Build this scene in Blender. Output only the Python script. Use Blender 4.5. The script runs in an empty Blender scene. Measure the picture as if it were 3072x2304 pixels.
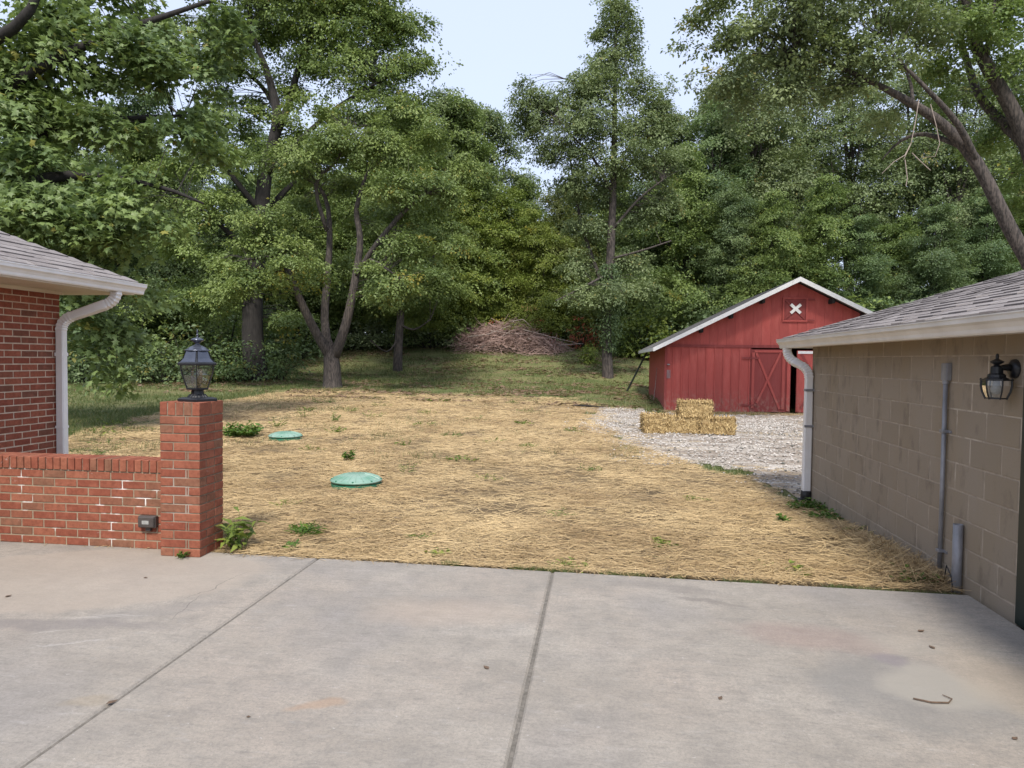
import bpy, math, random
import numpy as np
from mathutils import Matrix, Vector

random.seed(7)
SC = bpy.context.scene
COL = SC.collection
PI = math.pi

# ------------------------------------------------------------------ camera, sky, sun, exposure
FPX, EYE = 2080.0, 1.62                       # focal length in photo pixels (3072 wide), eye height in metres
YAW, PITCH, ROLL = math.radians(7.2), math.radians(2.0), 0.012
FW = np.array([-math.sin(YAW) * math.cos(PITCH), math.cos(YAW) * math.cos(PITCH), -math.sin(PITCH)])
_rt = np.array([math.cos(YAW), math.sin(YAW), 0.0])
_up = np.cross(_rt, FW)
RT = _rt * math.cos(ROLL) + _up * math.sin(ROLL)
UP = -_rt * math.sin(ROLL) + _up * math.cos(ROLL)
cam_data = bpy.data.cameras.new('camera')
cam = bpy.data.objects.new('camera', cam_data)
COL.objects.link(cam)
cam_data.sensor_fit = 'HORIZONTAL'
cam_data.sensor_width = 36.0
cam_data.lens = 36.0 * FPX / 3072.0
cam_data.clip_start = 0.05
cam_data.clip_end = 3000.0
cam.matrix_world = Matrix(((RT[0], UP[0], -FW[0], 0), (RT[1], UP[1], -FW[1], 0), (RT[2], UP[2], -FW[2], EYE), (0, 0, 0, 1)))
SC.camera = cam
SC.render.resolution_x, SC.render.resolution_y = 1024, 768

SUN_EL, SUN_AZ = math.radians(52), math.radians(176)      # azimuth clockwise from +Y: behind the viewer, a little to the right
world = bpy.data.worlds.new('World')
SC.world = world
world.use_nodes = True
wnt = world.node_tree
wnt.nodes.clear()
w_out = wnt.nodes.new('ShaderNodeOutputWorld')
w_bg = wnt.nodes.new('ShaderNodeBackground')
w_sky = wnt.nodes.new('ShaderNodeTexSky')
w_sky.sky_type = 'NISHITA'
w_sky.sun_disc = False
w_sky.sun_elevation = SUN_EL
w_sky.sun_rotation = SUN_AZ
w_sky.air_density = 1.0
w_sky.dust_density = 3.0
w_sky.ozone_density = 1.0
w_mix = wnt.nodes.new('ShaderNodeMix')                    # thin even veil of high cloud over the whole sky
w_mix.data_type = 'RGBA'
w_mix.inputs[0].default_value = 0.72
w_mix.inputs[7].default_value = (4.75, 5.3, 6.75, 1)
wnt.links.new(w_sky.outputs[0], w_mix.inputs[6])
wnt.links.new(w_mix.outputs[2], w_bg.inputs[0])
w_bg.inputs[1].default_value = 0.110
wnt.links.new(w_bg.outputs[0], w_out.inputs[0])
sun_data = bpy.data.lights.new('sun', 'SUN')
sun_data.energy = 2.6
sun_data.angle = math.radians(11)
sun_data.color = (1.0, 0.95, 0.87)
sun = bpy.data.objects.new('sun', sun_data)
COL.objects.link(sun)
sdir = Vector((math.sin(SUN_AZ) * math.cos(SUN_EL), math.cos(SUN_AZ) * math.cos(SUN_EL), math.sin(SUN_EL)))
sun.rotation_euler = sdir.to_track_quat('Z', 'Y').to_euler()
SC.view_settings.view_transform = 'Standard'
SC.view_settings.look = 'None'
SC.view_settings.gamma = 1.0
SC.view_settings.use_curve_mapping = False
SC.view_settings.exposure = 0.88
SC.cycles.max_bounces = 6
SC.cycles.diffuse_bounces = 4
SC.cycles.transparent_max_bounces = 8
SC.cycles.use_denoising = True

# ------------------------------------------------------------------ measuring helpers
def at(dx, dy, dist):
    """a survey sight: photo pixel (2212 wide view) and distance along the view axis -> point in the yard"""
    x, y = dx * 3072 / 2212, dy * 3072 / 2212
    d = FW + RT * (x - 1536) / FPX + UP * (1152 - y) / FPX
    return np.array([0, 0, EYE]) + d * dist

CTRL = np.array([
    (-9, 5.4, -.03), (-6, 5.4, -.03), (-3, 5.4, -.03), (0, 5.4, -.03), (2.5, 5.4, -.06), (2.6, 7.5, -.10), (2.6, 9.2, -.13), (4.5, 11, -.1),
    (-3.1, 8.5, -.03), (-6.2, 13, -.02), (1, 15.9, 0), (3, 15.9, 0), (2.3, 25.2, -.10), (6.6, 25.2, -.15), (10, 25, -.2), (2.3, 33, .05),
    (-11.4, 28.7, .31), (-14.5, 29.4, .36), (-11, 36.9, .76), (.4, 36.3, .65), (-9.3, 45.2, 2.4), (-6, 45.6, 2.24), (-1.7, 46.2, 2.3),
    (-18.7, 24.8, .21), (-18.8, 22.8, .2), (-16.3, 44.3, 2.17), (-5.5, 27.5, .2), (-.6, 26.1, .16), (.3, 28.2, .3), (2.5, 40.6, 1.35),
    (-12, 20, .1), (-6, 20, .05), (-12, 12, .0), (-25, 10, .1), (18, 20, -.3), (22, 45, 1.3), (-28, 45, 2.2), (-6, 60, 3.4), (-30, 62, 3.6),
    (25, 62, 2.6), (-60, 100, 5), (0, 100, 5), (60, 100, 4.2), (70, 20, .2), (-70, 20, .6), (0, -30, -.1), (-60, -40, 0), (60, -40, 0), (0, 2, -.1), (-8, 2, -.1)])
def _mq(a, b):
    return np.sqrt(((a[:, None, :2] - b[None, :, :2]) ** 2).sum(-1) + 9.0)
_A = _mq(CTRL, CTRL) + np.eye(len(CTRL)) * 0.02
_W = np.linalg.solve(_A, CTRL[:, 2] - 0.5)
def zg(x, y):
    """height of the ground at x, y (arrays or numbers)"""
    x, y = np.atleast_1d(np.asarray(x, float)), np.atleast_1d(np.asarray(y, float))
    P = np.stack([x, y], 1)
    out = np.empty(len(P))
    for i in range(0, len(P), 20000):
        out[i:i + 20000] = _mq(P[i:i + 20000], CTRL) @ _W + 0.5
    far = np.clip((np.hypot(x, y - 30) - 95) / 120, 0, 1)
    out = out * (1 - far) + 5.0 * far
    return out
def gz(x, y):
    return float(zg(x, y)[0])

def vnoise(x, y, scale, seed=0):
    """smooth value noise 0..1"""
    rng = np.random.default_rng(seed)
    tab = rng.random((64, 64))
    u, v = x / scale + 1000.3, y / scale + 1000.7
    i, j = np.floor(u).astype(int), np.floor(v).astype(int)
    a, b = u - i, v - j
    a, b = a * a * (3 - 2 * a), b * b * (3 - 2 * b)
    g = lambda p, q: tab[p % 64, q % 64]
    return (g(i, j) * (1 - a) + g(i + 1, j) * a) * (1 - b) + (g(i, j + 1) * (1 - a) + g(i + 1, j + 1) * a) * b
def fbm(x, y, scale, seed=0):
    return (vnoise(x, y, scale, seed) * .5 + vnoise(x, y, scale * .47, seed + 1) * .3 + vnoise(x, y, scale * .2, seed + 2) * .2)
def inside(px, py, poly):
    r = np.zeros(len(px), bool)
    n = len(poly)
    for k in range(n):
        x0, y0 = poly[k]; x1, y1 = poly[(k + 1) % n]
        c = ((y0 > py) != (y1 > py)) & (px < (x1 - x0) * (py - y0) / (y1 - y0 + 1e-12) + x0)
        r ^= c
    return r

# ------------------------------------------------------------------ object helpers
def link(o, parent=None):
    COL.objects.link(o)
    if parent is not None:
        o.parent = parent
    return o
def tag(o, label=None, cat=None, group=None, kind=None):
    if label: o['label'] = label
    if cat: o['category'] = cat
    if group: o['group'] = group
    if kind: o['kind'] = kind
    return o
def empty(name, loc, rz=0.0, parent=None):
    o = bpy.data.objects.new(name, None)
    o.empty_display_size = .2
    o.location = loc
    o.rotation_euler = (0, 0, rz)
    return link(o, parent)
def origin(o):
    v = np.zeros(3)
    while o is not None:
        v += np.array(o.location)
        o = o.parent
    return v
def np_mesh(name, V, F, mats, tint=None, smooth=False, fmat=None):
    V = np.ascontiguousarray(V, np.float32); F = np.ascontiguousarray(F, np.int32)
    me = bpy.data.meshes.new(name)
    k = F.shape[1]
    me.vertices.add(len(V)); me.vertices.foreach_set('co', V.ravel())
    me.loops.add(F.size); me.loops.foreach_set('vertex_index', F.ravel())
    me.polygons.add(len(F)); me.polygons.foreach_set('loop_start', np.arange(0, F.size, k, dtype=np.int32))
    for m in (mats if isinstance(mats, (list, tuple)) else [mats]):
        me.materials.append(m)
    if fmat is not None:
        me.polygons.foreach_set('material_index', np.ascontiguousarray(fmat, np.int32))
    me.polygons.foreach_set('use_smooth', np.full(len(F), smooth))
    if tint is not None:
        a = me.attributes.new('tint', 'FLOAT', 'POINT')
        a.data.foreach_set('value', np.ascontiguousarray(tint, np.float32))
    me.update(calc_edges=True)
    return me
class MB:
    """collects shapes in world coordinates; build() links them as one mesh object"""
    def __init__(s):
        s.v, s.f = [], []
    def add(s, vs, fs):
        n = len(s.v)
        s.v += [tuple(map(float, p)) for p in vs]
        s.f += [tuple(n + i for i in q) for q in fs]
        return s
    def box(s, x0, x1, y0, y1, z0, z1):
        return s.add([(x0, y0, z0), (x1, y0, z0), (x1, y1, z0), (x0, y1, z0), (x0, y0, z1), (x1, y0, z1), (x1, y1, z1), (x0, y1, z1)],
                     [(0, 3, 2, 1), (4, 5, 6, 7), (0, 1, 5, 4), (1, 2, 6, 5), (2, 3, 7, 6), (3, 0, 4, 7)])
    def cbox(s, x0, x1, y0, y1, z0, z1, c):
        vs, fs = chamfer((x1 - x0) / 2, (y1 - y0) / 2, (z1 - z0) / 2, c)
        m = np.array([(x0 + x1) / 2, (y0 + y1) / 2, (z0 + z1) / 2])
        return s.add([np.array(p) + m for p in vs], fs)
    def prism(s, poly, a0, a1, axis='y'):
        """polygon extruded along an axis: poly in (x,z) for y, (y,z) for x, (x,y) for z"""
        n = len(poly)
        mk = {'y': lambda p, a: (p[0], a, p[1]), 'x': lambda p, a: (a, p[0], p[1]), 'z': lambda p, a: (p[0], p[1], a)}[axis]
        vs = [mk(p, a0) for p in poly] + [mk(p, a1) for p in poly]
        fs = [tuple(range(n))[::-1], tuple(range(n, 2 * n))] + [(i, (i + 1) % n, n + (i + 1) % n, n + i) for i in range(n)]
        return s.add(vs, fs)
    def tube(s, pts, radii, n=8, cap=True):
        pts = [np.array(p, float) for p in pts]
        if not hasattr(radii, '__len__'):
            radii = [radii] * len(pts)
        ang = [2 * PI * i / n for i in range(n)]
        return s.sweep(pts, [[(r * math.cos(a), r * math.sin(a)) for a in ang] for r in radii], cap)
    def sweep(s, pts, profs, cap=True, hint=(0, 0, 1)):
        pts = [np.array(p, float) for p in pts]
        if not isinstance(profs[0][0], (tuple, list)):
            profs = [profs] * len(pts)
        n = len(profs[0]); base = len(s.v)
        u = None
        for i, p in enumerate(pts):
            t = pts[min(i + 1, len(pts) - 1)] - pts[max(i - 1, 0)]
            t = t / (np.linalg.norm(t) + 1e-9)
            if u is None:
                h = np.array(hint, float)
                if abs(t @ h) > .95: h = np.array([1.0, 0, 0]) if abs(t[0]) < .9 else np.array([0, 1.0, 0])
                u = np.cross(h, t)
            u = u - t * (u @ t); u /= np.linalg.norm(u) + 1e-9
            w = np.cross(t, u)
            for a, b in profs[i]:
                s.v.append(tuple(p + u * a + w * b))
        for i in range(len(pts) - 1):
            for k in range(n):
                a, b = base + i * n + k, base + i * n + (k + 1) % n
                s.f.append((a, b, b + n, a + n))
        if cap:
            s.f.append(tuple(base + k for k in range(n))[::-1])
            s.f.append(tuple(base + (len(pts) - 1) * n + k for k in range(n)))
        return s
    def lathe(s, prof, c, n=16, rot=0.0):
        """prof = [(radius, z)], closed at ends when radius is 0"""
        base = len(s.v)
        for r, z in prof:
            for k in range(n):
                a = rot + 2 * PI * k / n
                s.v.append((c[0] + r * math.cos(a), c[1] + r * math.sin(a), c[2] + z))
        for i in range(len(prof) - 1):
            for k in range(n):
                a, b = base + i * n + k, base + i * n + (k + 1) % n
                s.f.append((a, b, b + n, a + n))
        s.f.append(tuple(base + k for k in range(n))[::-1])
        s.f.append(tuple(base + (len(prof) - 1) * n + k for k in range(n)))
        return s
    def data(s, name, mat, off=(0, 0, 0), smooth=False):
        me = bpy.data.meshes.new(name)
        o = np.array(off)
        me.from_pydata([tuple(np.array(p) - o) for p in s.v], [], s.f)
        if mat is not None: me.materials.append(mat)
        if smooth:
            me.polygons.foreach_set('use_smooth', np.ones(len(me.polygons), bool))
        me.update()
        return me
    def build(s, name, mat, parent=None, smooth=False, loc=None):
        off = origin(parent) if parent is not None else np.array(loc if loc is not None else (0, 0, 0), float)
        o = bpy.data.objects.new(name, s.data(name, mat, off, smooth))
        if parent is None: o.location = off
        return link(o, parent)
def chamfer(hx, hy, hz, c):
    """box with chamfered edges: 24 vertices, 44 triangles"""
    vs, idx = [], {}
    for sx in (-1, 1):
        for sy in (-1, 1):
            for sz in (-1, 1):
                for ax in range(3):
                    p = [sx * (hx - c), sy * (hy - c), sz * (hz - c)]
                    p[ax] = (sx * hx, sy * hy, sz * hz)[ax]
                    idx[(sx, sy, sz, ax)] = len(vs); vs.append(tuple(p))
    fs = []
    q = [(-1, -1), (1, -1), (1, 1), (-1, 1)]
    for sg in (-1, 1):
        fs.append([idx[(sg, a, b, 0)] for a, b in q][::sg])
        fs.append([idx[(a, sg, b, 1)] for a, b in q][::-sg])
        fs.append([idx[(a, b, sg, 2)] for a, b in q][::sg])
    for a in (-1, 1):
        for b in (-1, 1):
            fs.append([idx[(a, b, -1, 0)], idx[(a, b, 1, 0)], idx[(a, b, 1, 1)], idx[(a, b, -1, 1)]])
            fs.append([idx[(a, -1, b, 0)], idx[(a, 1, b, 0)], idx[(a, 1, b, 2)], idx[(a, -1, b, 2)]])
            fs.append([idx[(-1, a, b, 1)], idx[(1, a, b, 1)], idx[(1, a, b, 2)], idx[(-1, a, b, 2)]])
            for c3 in (-1, 1):
                fs.append([idx[(a, b, c3, 0)], idx[(a, b, c3, 1)], idx[(a, b, c3, 2)]])
    out = []
    V = np.array(vs)
    for f in fs:                                   # make every face point outwards
        p = V[f]; n = np.cross(p[1] - p[0], p[2] - p[0])
        out.append(tuple(f) if n @ p.mean(0) > 0 else tuple(f[::-1]))
    return vs, out
def inst(name, me, parent, loc, rot=(0, 0, 0), scale=(1, 1, 1)):
    """one piece that shares its mesh with its look-alikes; loc in world coordinates"""
    o = bpy.data.objects.new(name, me)
    o.location = tuple(np.array(loc, float) - (origin(parent) if parent is not None else 0))
    o.rotation_euler = rot; o.scale = scale
    return link(o, parent)

# ------------------------------------------------------------------ materials
def new_mat(name):
    m = bpy.data.materials.new(name); m.use_nodes = True
    nt = m.node_tree
    b = nt.nodes['Principled BSDF']
    return m, nt, b
def node(nt, t, ins=None, **kw):
    n = nt.nodes.new(t)
    for k, v in kw.items(): setattr(n, k, v)
    for k, v in (ins or {}).items():
        if isinstance(v, bpy.types.NodeSocket): nt.links.new(v, n.inputs[k])
        else: n.inputs[k].default_value = v
    return n
def pos(nt, scale=(1, 1, 1), obj=False):
    if obj: s = node(nt, 'ShaderNodeTexCoord').outputs['Object']
    else: s = node(nt, 'ShaderNodeNewGeometry').outputs['Position']
    return node(nt, 'ShaderNodeMapping', {0: s, 3: scale}).outputs[0]
def noise(nt, v, scale, detail=4, rough=.6, dist=0):
    return node(nt, 'ShaderNodeTexNoise', {'Vector': v, 'Scale': scale, 'Detail': detail, 'Roughness': rough, 'Distortion': dist}).outputs[0]
def ramp(nt, f, lo, hi, a=0.0, b=1.0):
    return node(nt, 'ShaderNodeMapRange', {0: f, 1: lo, 2: hi, 3: a, 4: b}).outputs[0]
def mix(nt, f, a, b, blend='MIX'):
    n = node(nt, 'ShaderNodeMix', data_type='RGBA', blend_type=blend)
    for i, v in ((0, f), (6, a), (7, b)):
        if isinstance(v, bpy.types.NodeSocket): nt.links.new(v, n.inputs[i])
        else: n.inputs[i].default_value = v if i == 0 else (*v[:3], 1)
    return n.outputs[2]
def math_(nt, op, a, b=0.0):
    return node(nt, 'ShaderNodeMath', {0: a, 1: b}, operation=op).outputs[0]
def bump(nt, b, h, strength=.3, dist=.01):
    n = node(nt, 'ShaderNodeBump', {'Height': h, 'Strength': strength, 'Distance': dist})
    nt.links.new(n.outputs[0], b.inputs['Normal'])
def rnd(nt):
    return node(nt, 'ShaderNodeObjectInfo').outputs['Random']
def simple(name, col, rough=.6, col2=None, scale=8, stretch=(1, 1, 1), metal=0, bmp=0, bscale=40, lo=.35, hi=.7, objrand=None, detail=5, spec=None):
    """base colour with a second colour in noise patches, an optional shift from piece to piece and a fine relief"""
    m, nt, b = new_mat(name)
    p = pos(nt, stretch)
    c = (*col, 1)
    if col2 is not None:
        c = mix(nt, ramp(nt, noise(nt, p, scale, detail), lo, hi), col, col2)
    if objrand is not None:
        c = mix(nt, ramp(nt, rnd(nt), 0, 1, 0, 1), c, mix(nt, 1.0, c, objrand, 'MULTIPLY'))
    if isinstance(c, tuple): b.inputs['Base Color'].default_value = c
    else: nt.links.new(c, b.inputs['Base Color'])
    b.inputs['Roughness'].default_value = rough
    b.inputs['Metallic'].default_value = metal
    if spec is not None: b.inputs['Specular IOR Level'].default_value = spec
    if bmp: bump(nt, b, noise(nt, p, bscale, 4), bmp)
    return m
M = {}
def brick_mat(name, a, bcol, dark, eff):
    m, nt, b = new_mat(name)
    r = rnd(nt)
    p = pos(nt)
    c = mix(nt, ramp(nt, r, .2, .8), a, bcol)
    c = mix(nt, ramp(nt, math_(nt, 'FRACT', math_(nt, 'MULTIPLY', r, 7.31)), .72, .95), c, dark)
    c = mix(nt, ramp(nt, noise(nt, p, 30, 5, .7), .42, .72, 0, .6), c, tuple(x * .5 for x in a))
    c = mix(nt, ramp(nt, noise(nt, p, 9, 4), .5, .75, 0, .35), c, tuple(min(1, x * 1.5 + .02) for x in bcol))
    c = mix(nt, ramp(nt, noise(nt, pos(nt, (1, 1, 2.2)), 5.5, 5, .65, .5), .66, .74, 0, eff), c, (.62, .58, .55))
    nt.links.new(c, b.inputs['Base Color'])
    b.inputs['Roughness'].default_value = .85
    b.inputs['Specular IOR Level'].default_value = .25
    h = math_(nt, 'ADD', noise(nt, pos(nt, (1, 1, .25)), 260, 2), math_(nt, 'MULTIPLY', noise(nt, p, 60, 4), .8))
    bump(nt, b, h, .5, .004)
    return m
M['brick'] = brick_mat('red_brick', (.225, .068, .041), (.285, .105, .062), (.20, .10, .062), .30)
M['brick_house'] = brick_mat('dark_red_brick', (.245, .070, .044), (.31, .10, .06), (.18, .075, .05), .05)
def mortar_mat(name, a, w, amount):
    m, nt, b = new_mat(name)
    c = mix(nt, ramp(nt, noise(nt, pos(nt), 14, 4), .35, .7), a, tuple(x * .72 for x in a))
    c = mix(nt, ramp(nt, noise(nt, pos(nt, (1, 1, .8)), 3.1, 4, .6, .6), .57, .64, 0, amount), c, w)
    nt.links.new(c, b.inputs['Base Color'])
    b.inputs['Roughness'].default_value = .95
    bump(nt, b, noise(nt, pos(nt), 90, 3), .5, .004)
    return m
M['mortar'] = mortar_mat('grey_mortar', (.31, .25, .175), (.72, .69, .66), .9)
M['mortar_pillar'] = mortar_mat('pillar_mortar', (.24, .19, .135), (.60, .56, .52), .25)
M['mortar_house'] = mortar_mat('pale_mortar', (.60, .47, .36), (.66, .55, .45), .4)
M['mortar_block'] = mortar_mat('painted_block_joint', (.40, .33, .255), (.50, .43, .345), .6)
def block_mat():
    m, nt, b = new_mat('painted_block')
    r = rnd(nt)
    c = mix(nt, r, (.28, .226, .166), (.312, .256, .195))
    c = mix(nt, ramp(nt, noise(nt, pos(nt), 130, 3, .8), .56, .72, 0, .55), c, (.17, .135, .098))
    c = mix(nt, ramp(nt, noise(nt, pos(nt, (1, 1, .25)), 2.4, 4), .5, .8, 0, .5), c, (.285, .215, .13))
    c = mix(nt, ramp(nt, noise(nt, pos(nt, (1, 1, .5)), 7, 5), .55, .70, 0, .5), c, (.13, .10, .075))
    nt.links.new(c, b.inputs['Base Color'])
    b.inputs['Roughness'].default_value = .9
    bump(nt, b, noise(nt, pos(nt), 170, 4, .8), .7, .005)
    return m
M['block'] = block_mat()
def shingle_mat(name, a, b2):
    m, nt, b = new_mat(name)
    r = rnd(nt)
    c = mix(nt, r, a, b2)
    c = mix(nt, ramp(nt, noise(nt, pos(nt), 22, 5, .7), .4, .7, 0, .5), c, tuple(x * .6 for x in a))
    c = mix(nt, ramp(nt, noise(nt, pos(nt), 260, 2, .8), .5, .75, 0, .5), c, (.38, .35, .35))
    nt.links.new(c, b.inputs['Base Color'])
    b.inputs['Roughness'].default_value = .92
    bump(nt, b, noise(nt, pos(nt), 300, 2), .6, .003)
    return m
M['shingle'] = shingle_mat('asphalt_shingle', (.185, .162, .155), (.255, .230, .22))
M['barn_shingle'] = shingle_mat('old_shingle', (.13, .12, .115), (.2, .19, .18))
M['white_metal'] = simple('white_gutter_paint', (.84, .83, .83), .38, (.74, .72, .69), 3, (1, 1, 1))
M['soffit'] = simple('cream_soffit', (.70, .62, .52), .6, (.62, .53, .43), 3)
M['trim_white'] = simple('weathered_white_paint', (.72, .71, .69), .6, (.45, .42, .39), 9, (1, 1, 1), lo=.58, hi=.8, bmp=.2)
def barn_mat(name, a, worn):
    m, nt, b = new_mat(name)
    r = rnd(nt)
    g = noise(nt, pos(nt, (14, 14, .9)), 3.2, 6, .65, .6)
    c = mix(nt, r, a, tuple(x * .82 for x in a))
    c = mix(nt, ramp(nt, g, .42, .75, 0, .45), c, tuple(x * .55 for x in a))
    c = mix(nt, ramp(nt, noise(nt, pos(nt, (3, 3, .7)), 2, 5), .5, .8, 0, .5), c, (min(1, a[0] * 1.25), a[1] * 1.9, a[2] * 1.9))
    z = node(nt, 'ShaderNodeSeparateXYZ', {0: node(nt, 'ShaderNodeNewGeometry').outputs['Position']}).outputs[2]
    low = math_(nt, 'MULTIPLY', ramp(nt, z, -.1, .7, 1, 0), ramp(nt, noise(nt, pos(nt, (2, 2, 1.2)), 5, 6, .7), .47, .62))
    c = mix(nt, math_(nt, 'MULTIPLY', low, worn), c, (.34, .22, .17))
    chip = ramp(nt, noise(nt, pos(nt, (1, 1, .55)), 11, 5, .75), .72, .76)
    c = mix(nt, math_(nt, 'MULTIPLY', chip, worn * .8), c, (.5, .36, .3))
    nt.links.new(c, b.inputs['Base Color'])
    b.inputs['Roughness'].default_value = .75
    bump(nt, b, g, .35, .01)
    return m
M['barn'] = barn_mat('barn_red_paint', (.43, .078, .064), .8)
M['barn_trim'] = barn_mat('barn_red_trim', (.27, .046, .041), .6)
M['black_metal'] = simple('black_powder_coat', (.011, .012, .015), .4, (.018, .019, .023), 12)
M['sky_sheen_metal'] = simple('satin_lantern_roof', (.085, .095, .125), .25, (.065, .075, .10), 20, metal=.5)  # lantern roof and finial: sky reflection put into the paler colour
M['grey_metal'] = simple('galvanised_grey', (.30, .30, .32), .5, (.19, .19, .2), 14, (1, 1, .4), metal=.25)
M['dark_green'] = simple('dark_green_paint', (.018, .026, .022), .5)
M['dark_brown'] = simple('dark_brown_plastic', (.05, .042, .04), .5, (.07, .06, .055), 20)
M['black_plastic'] = simple('black_drain_plastic', (.014, .014, .015), .5)
def glass_mat(name, tintc, gl):
    m, nt, b = new_mat(name)
    t = node(nt, 'ShaderNodeBsdfTransparent', {0: (*tintc, 1)})
    g = node(nt, 'ShaderNodeBsdfGlossy', {0: (1, 1, 1, 1), 1: .04})
    fr = node(nt, 'ShaderNodeFresnel', {0: 1.45})
    s = node(nt, 'ShaderNodeMixShader', {0: ramp(nt, fr.outputs[0], 0, 1, gl, 1.0), 1: t.outputs[0], 2: g.outputs[0]})
    nt.links.new(s.outputs[0], nt.nodes['Material Output'].inputs[0])
    return m
M['glass'] = glass_mat('clear_bevelled_glass', (.86, .88, .88), .06)
M['bulb_glass'] = glass_mat('bulb_glass', (.95, .9, .8), .1)
M['frosted'] = simple('frosted_seeded_glass', (.36, .36, .35), .25, (.24, .24, .23), 30)
M['amber_glass'] = simple('amber_lit_glass', (.42, .31, .20), .3, (.34, .25, .16), 25)
M['filament'] = simple('amber_filament', (.85, .5, .12), .4)
M['ivory'] = simple('candle_sleeve', (.17, .15, .16), .5)
M['bark'] = simple('grey_brown_bark', (.10, .082, .072), .95, (.032, .027, .025), 9, (2.8, 2.8, .4), bmp=1.0, bscale=11, lo=.40, hi=.58)
M['bark_dark'] = simple('dark_bark', (.030, .026, .024), .95, (.015, .013, .012), 7, (2.6, 2.6, .45), bmp=.9, bscale=9, lo=.38, hi=.62)
M['bark_pale'] = simple('dead_pale_wood', (.36, .30, .26), .9, (.22, .17, .15), 9)
M['twig'] = simple('brush_twig', (.37, .25, .21), .9, (.19, .125, .105), 3, lo=.4, hi=.6)
M['twig_pale'] = simple('pinkish_brush_twig', (.46, .33, .29), .9, (.30, .20, .17), 3, lo=.4, hi=.6)
def leaf_mat(name, a, b2, c3, glossy=.35, trans=.38, c3at=.94):
    """tint attribute 0..1 runs from colour a to b2; the few leaves above c3at have turned to c3"""
    m, nt, b = new_mat(name)
    t = node(nt, 'ShaderNodeAttribute', attribute_name='tint').outputs['Fac']
    c = mix(nt, ramp(nt, t, .05, .9), a, b2)
    c = mix(nt, ramp(nt, t, c3at, c3at + .03), c, c3)
    c = mix(nt, ramp(nt, rnd(nt), 0, 1, 0, .35), c, mix(nt, 1.0, c, (.75, .95, .8), 'MULTIPLY'))
    nt.links.new(c, b.inputs['Base Color'])
    b.inputs['Roughness'].default_value = .45
    b.inputs['Specular IOR Level'].default_value = glossy
    tr = node(nt, 'ShaderNodeBsdfTranslucent', {0: mix(nt, .5, c, (.16, .22, .03))})
    s = node(nt, 'ShaderNodeMixShader', {0: trans, 1: b.outputs[0], 2: tr.outputs[0]})
    nt.links.new(s.outputs[0], nt.nodes['Material Output'].inputs[0])
    return m
M['leaf_maple'] = leaf_mat('maple_leaf', (.095, .145, .056), (.275, .345, .12), (.30, .27, .07))
M['leaf_mid'] = leaf_mat('broad_leaf', (.10, .152, .054), (.285, .355, .105), (.32, .28, .06))
M['leaf_dark'] = leaf_mat('dark_green_leaf', (.082, .130, .064), (.205, .27, .112), (.20, .19, .05))  # darker green for the dense trees, shrubs and ivy
M['leaf_grey'] = leaf_mat('grey_green_leaf', (.125, .165, .085), (.275, .325, .145), (.34, .29, .10))
M['leaf_warm'] = leaf_mat('early_autumn_leaf', (.085, .105, .035), (.21, .215, .065), (.34, .22, .08), c3at=.86)
M['leaf_bright'] = leaf_mat('bright_leaf', (.12, .17, .036), (.28, .32, .065), (.38, .33, .05))
M['leaf_red'] = leaf_mat('red_leaf', (.32, .06, .045), (.45, .11, .06), (.12, .16, .04), c3at=.7)
M['leaf_yellow'] = leaf_mat('yellow_leaf', (.36, .30, .04), (.55, .45, .07), (.2, .24, .05), c3at=.85)
M['leaf_weed'] = leaf_mat('weed_leaf', (.06, .13, .025), (.15, .25, .045), (.30, .27, .06))
M['leaf_dead'] = leaf_mat('dead_leaf', (.22, .13, .09), (.34, .22, .15), (.13, .08, .055))
M['grass'] = leaf_mat('grass_blade', (.060, .088, .028), (.15, .175, .055), (.30, .24, .11), c3at=.82, trans=.2)
def straw_mat(name, a, b2, c3):
    m, nt, b = new_mat(name)
    t = node(nt, 'ShaderNodeAttribute', attribute_name='tint').outputs['Fac']
    c = mix(nt, ramp(nt, t, 0, .85), a, b2)
    c = mix(nt, ramp(nt, t, .93, .95), c, c3)
    nt.links.new(c, b.inputs['Base Color'])
    b.inputs['Roughness'].default_value = .55
    b.inputs['Specular IOR Level'].default_value = .3
    return m
M['straw'] = straw_mat('loose_straw', (.27, .182, .088), (.57, .425, .225), (.125, .09, .058))
M['hay'] = straw_mat('bale_straw', (.22, .14, .055), (.60, .45, .22), (.15, .095, .04))
# ------------------------------------------------------------------ ground
def lawn_mat():
    m, nt, b = new_mat('lawn_soil')
    p = pos(nt)
    c = mix(nt, ramp(nt, noise(nt, p, .55, 5), .38, .62), (.115, .14, .050), (.20, .195, .085))
    c = mix(nt, ramp(nt, noise(nt, pos(nt, (.5, 1.6, 1)), .9, 6, .7, .4), .54, .66, 0, .85), c, (.25, .165, .105))
    c = mix(nt, ramp(nt, noise(nt, p, 9, 4, .7), .5, .75, 0, .7), c, (.06, .068, .028))
    nt.links.new(c, b.inputs['Base Color'])
    b.inputs['Roughness'].default_value = .95
    b.inputs['Specular IOR Level'].default_value = .15
    bump(nt, b, noise(nt, p, 26, 4, .7), 1.0, .05)
    return m
M['lawn'] = lawn_mat()
def axis(lo, hi, step, far):
    a = list(np.arange(lo, hi + 1e-6, step)); s = step
    up_, dn = [], []
    v = hi
    while v < far: s *= 1.22; v += s; up_.append(v)
    s = step; v = lo
    while v > -far: s *= 1.22; v -= s; dn.append(v)
    return np.array(dn[::-1] + a + up_)
gx, gy = axis(-24, 14, .4, 900), axis(5, 50, .4, 900)
X, Y = np.meshgrid(gx, gy)
Z = zg(X.ravel(), Y.ravel()) + (fbm(X.ravel(), Y.ravel(), 1.6, 3) - .5) * .05
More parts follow.
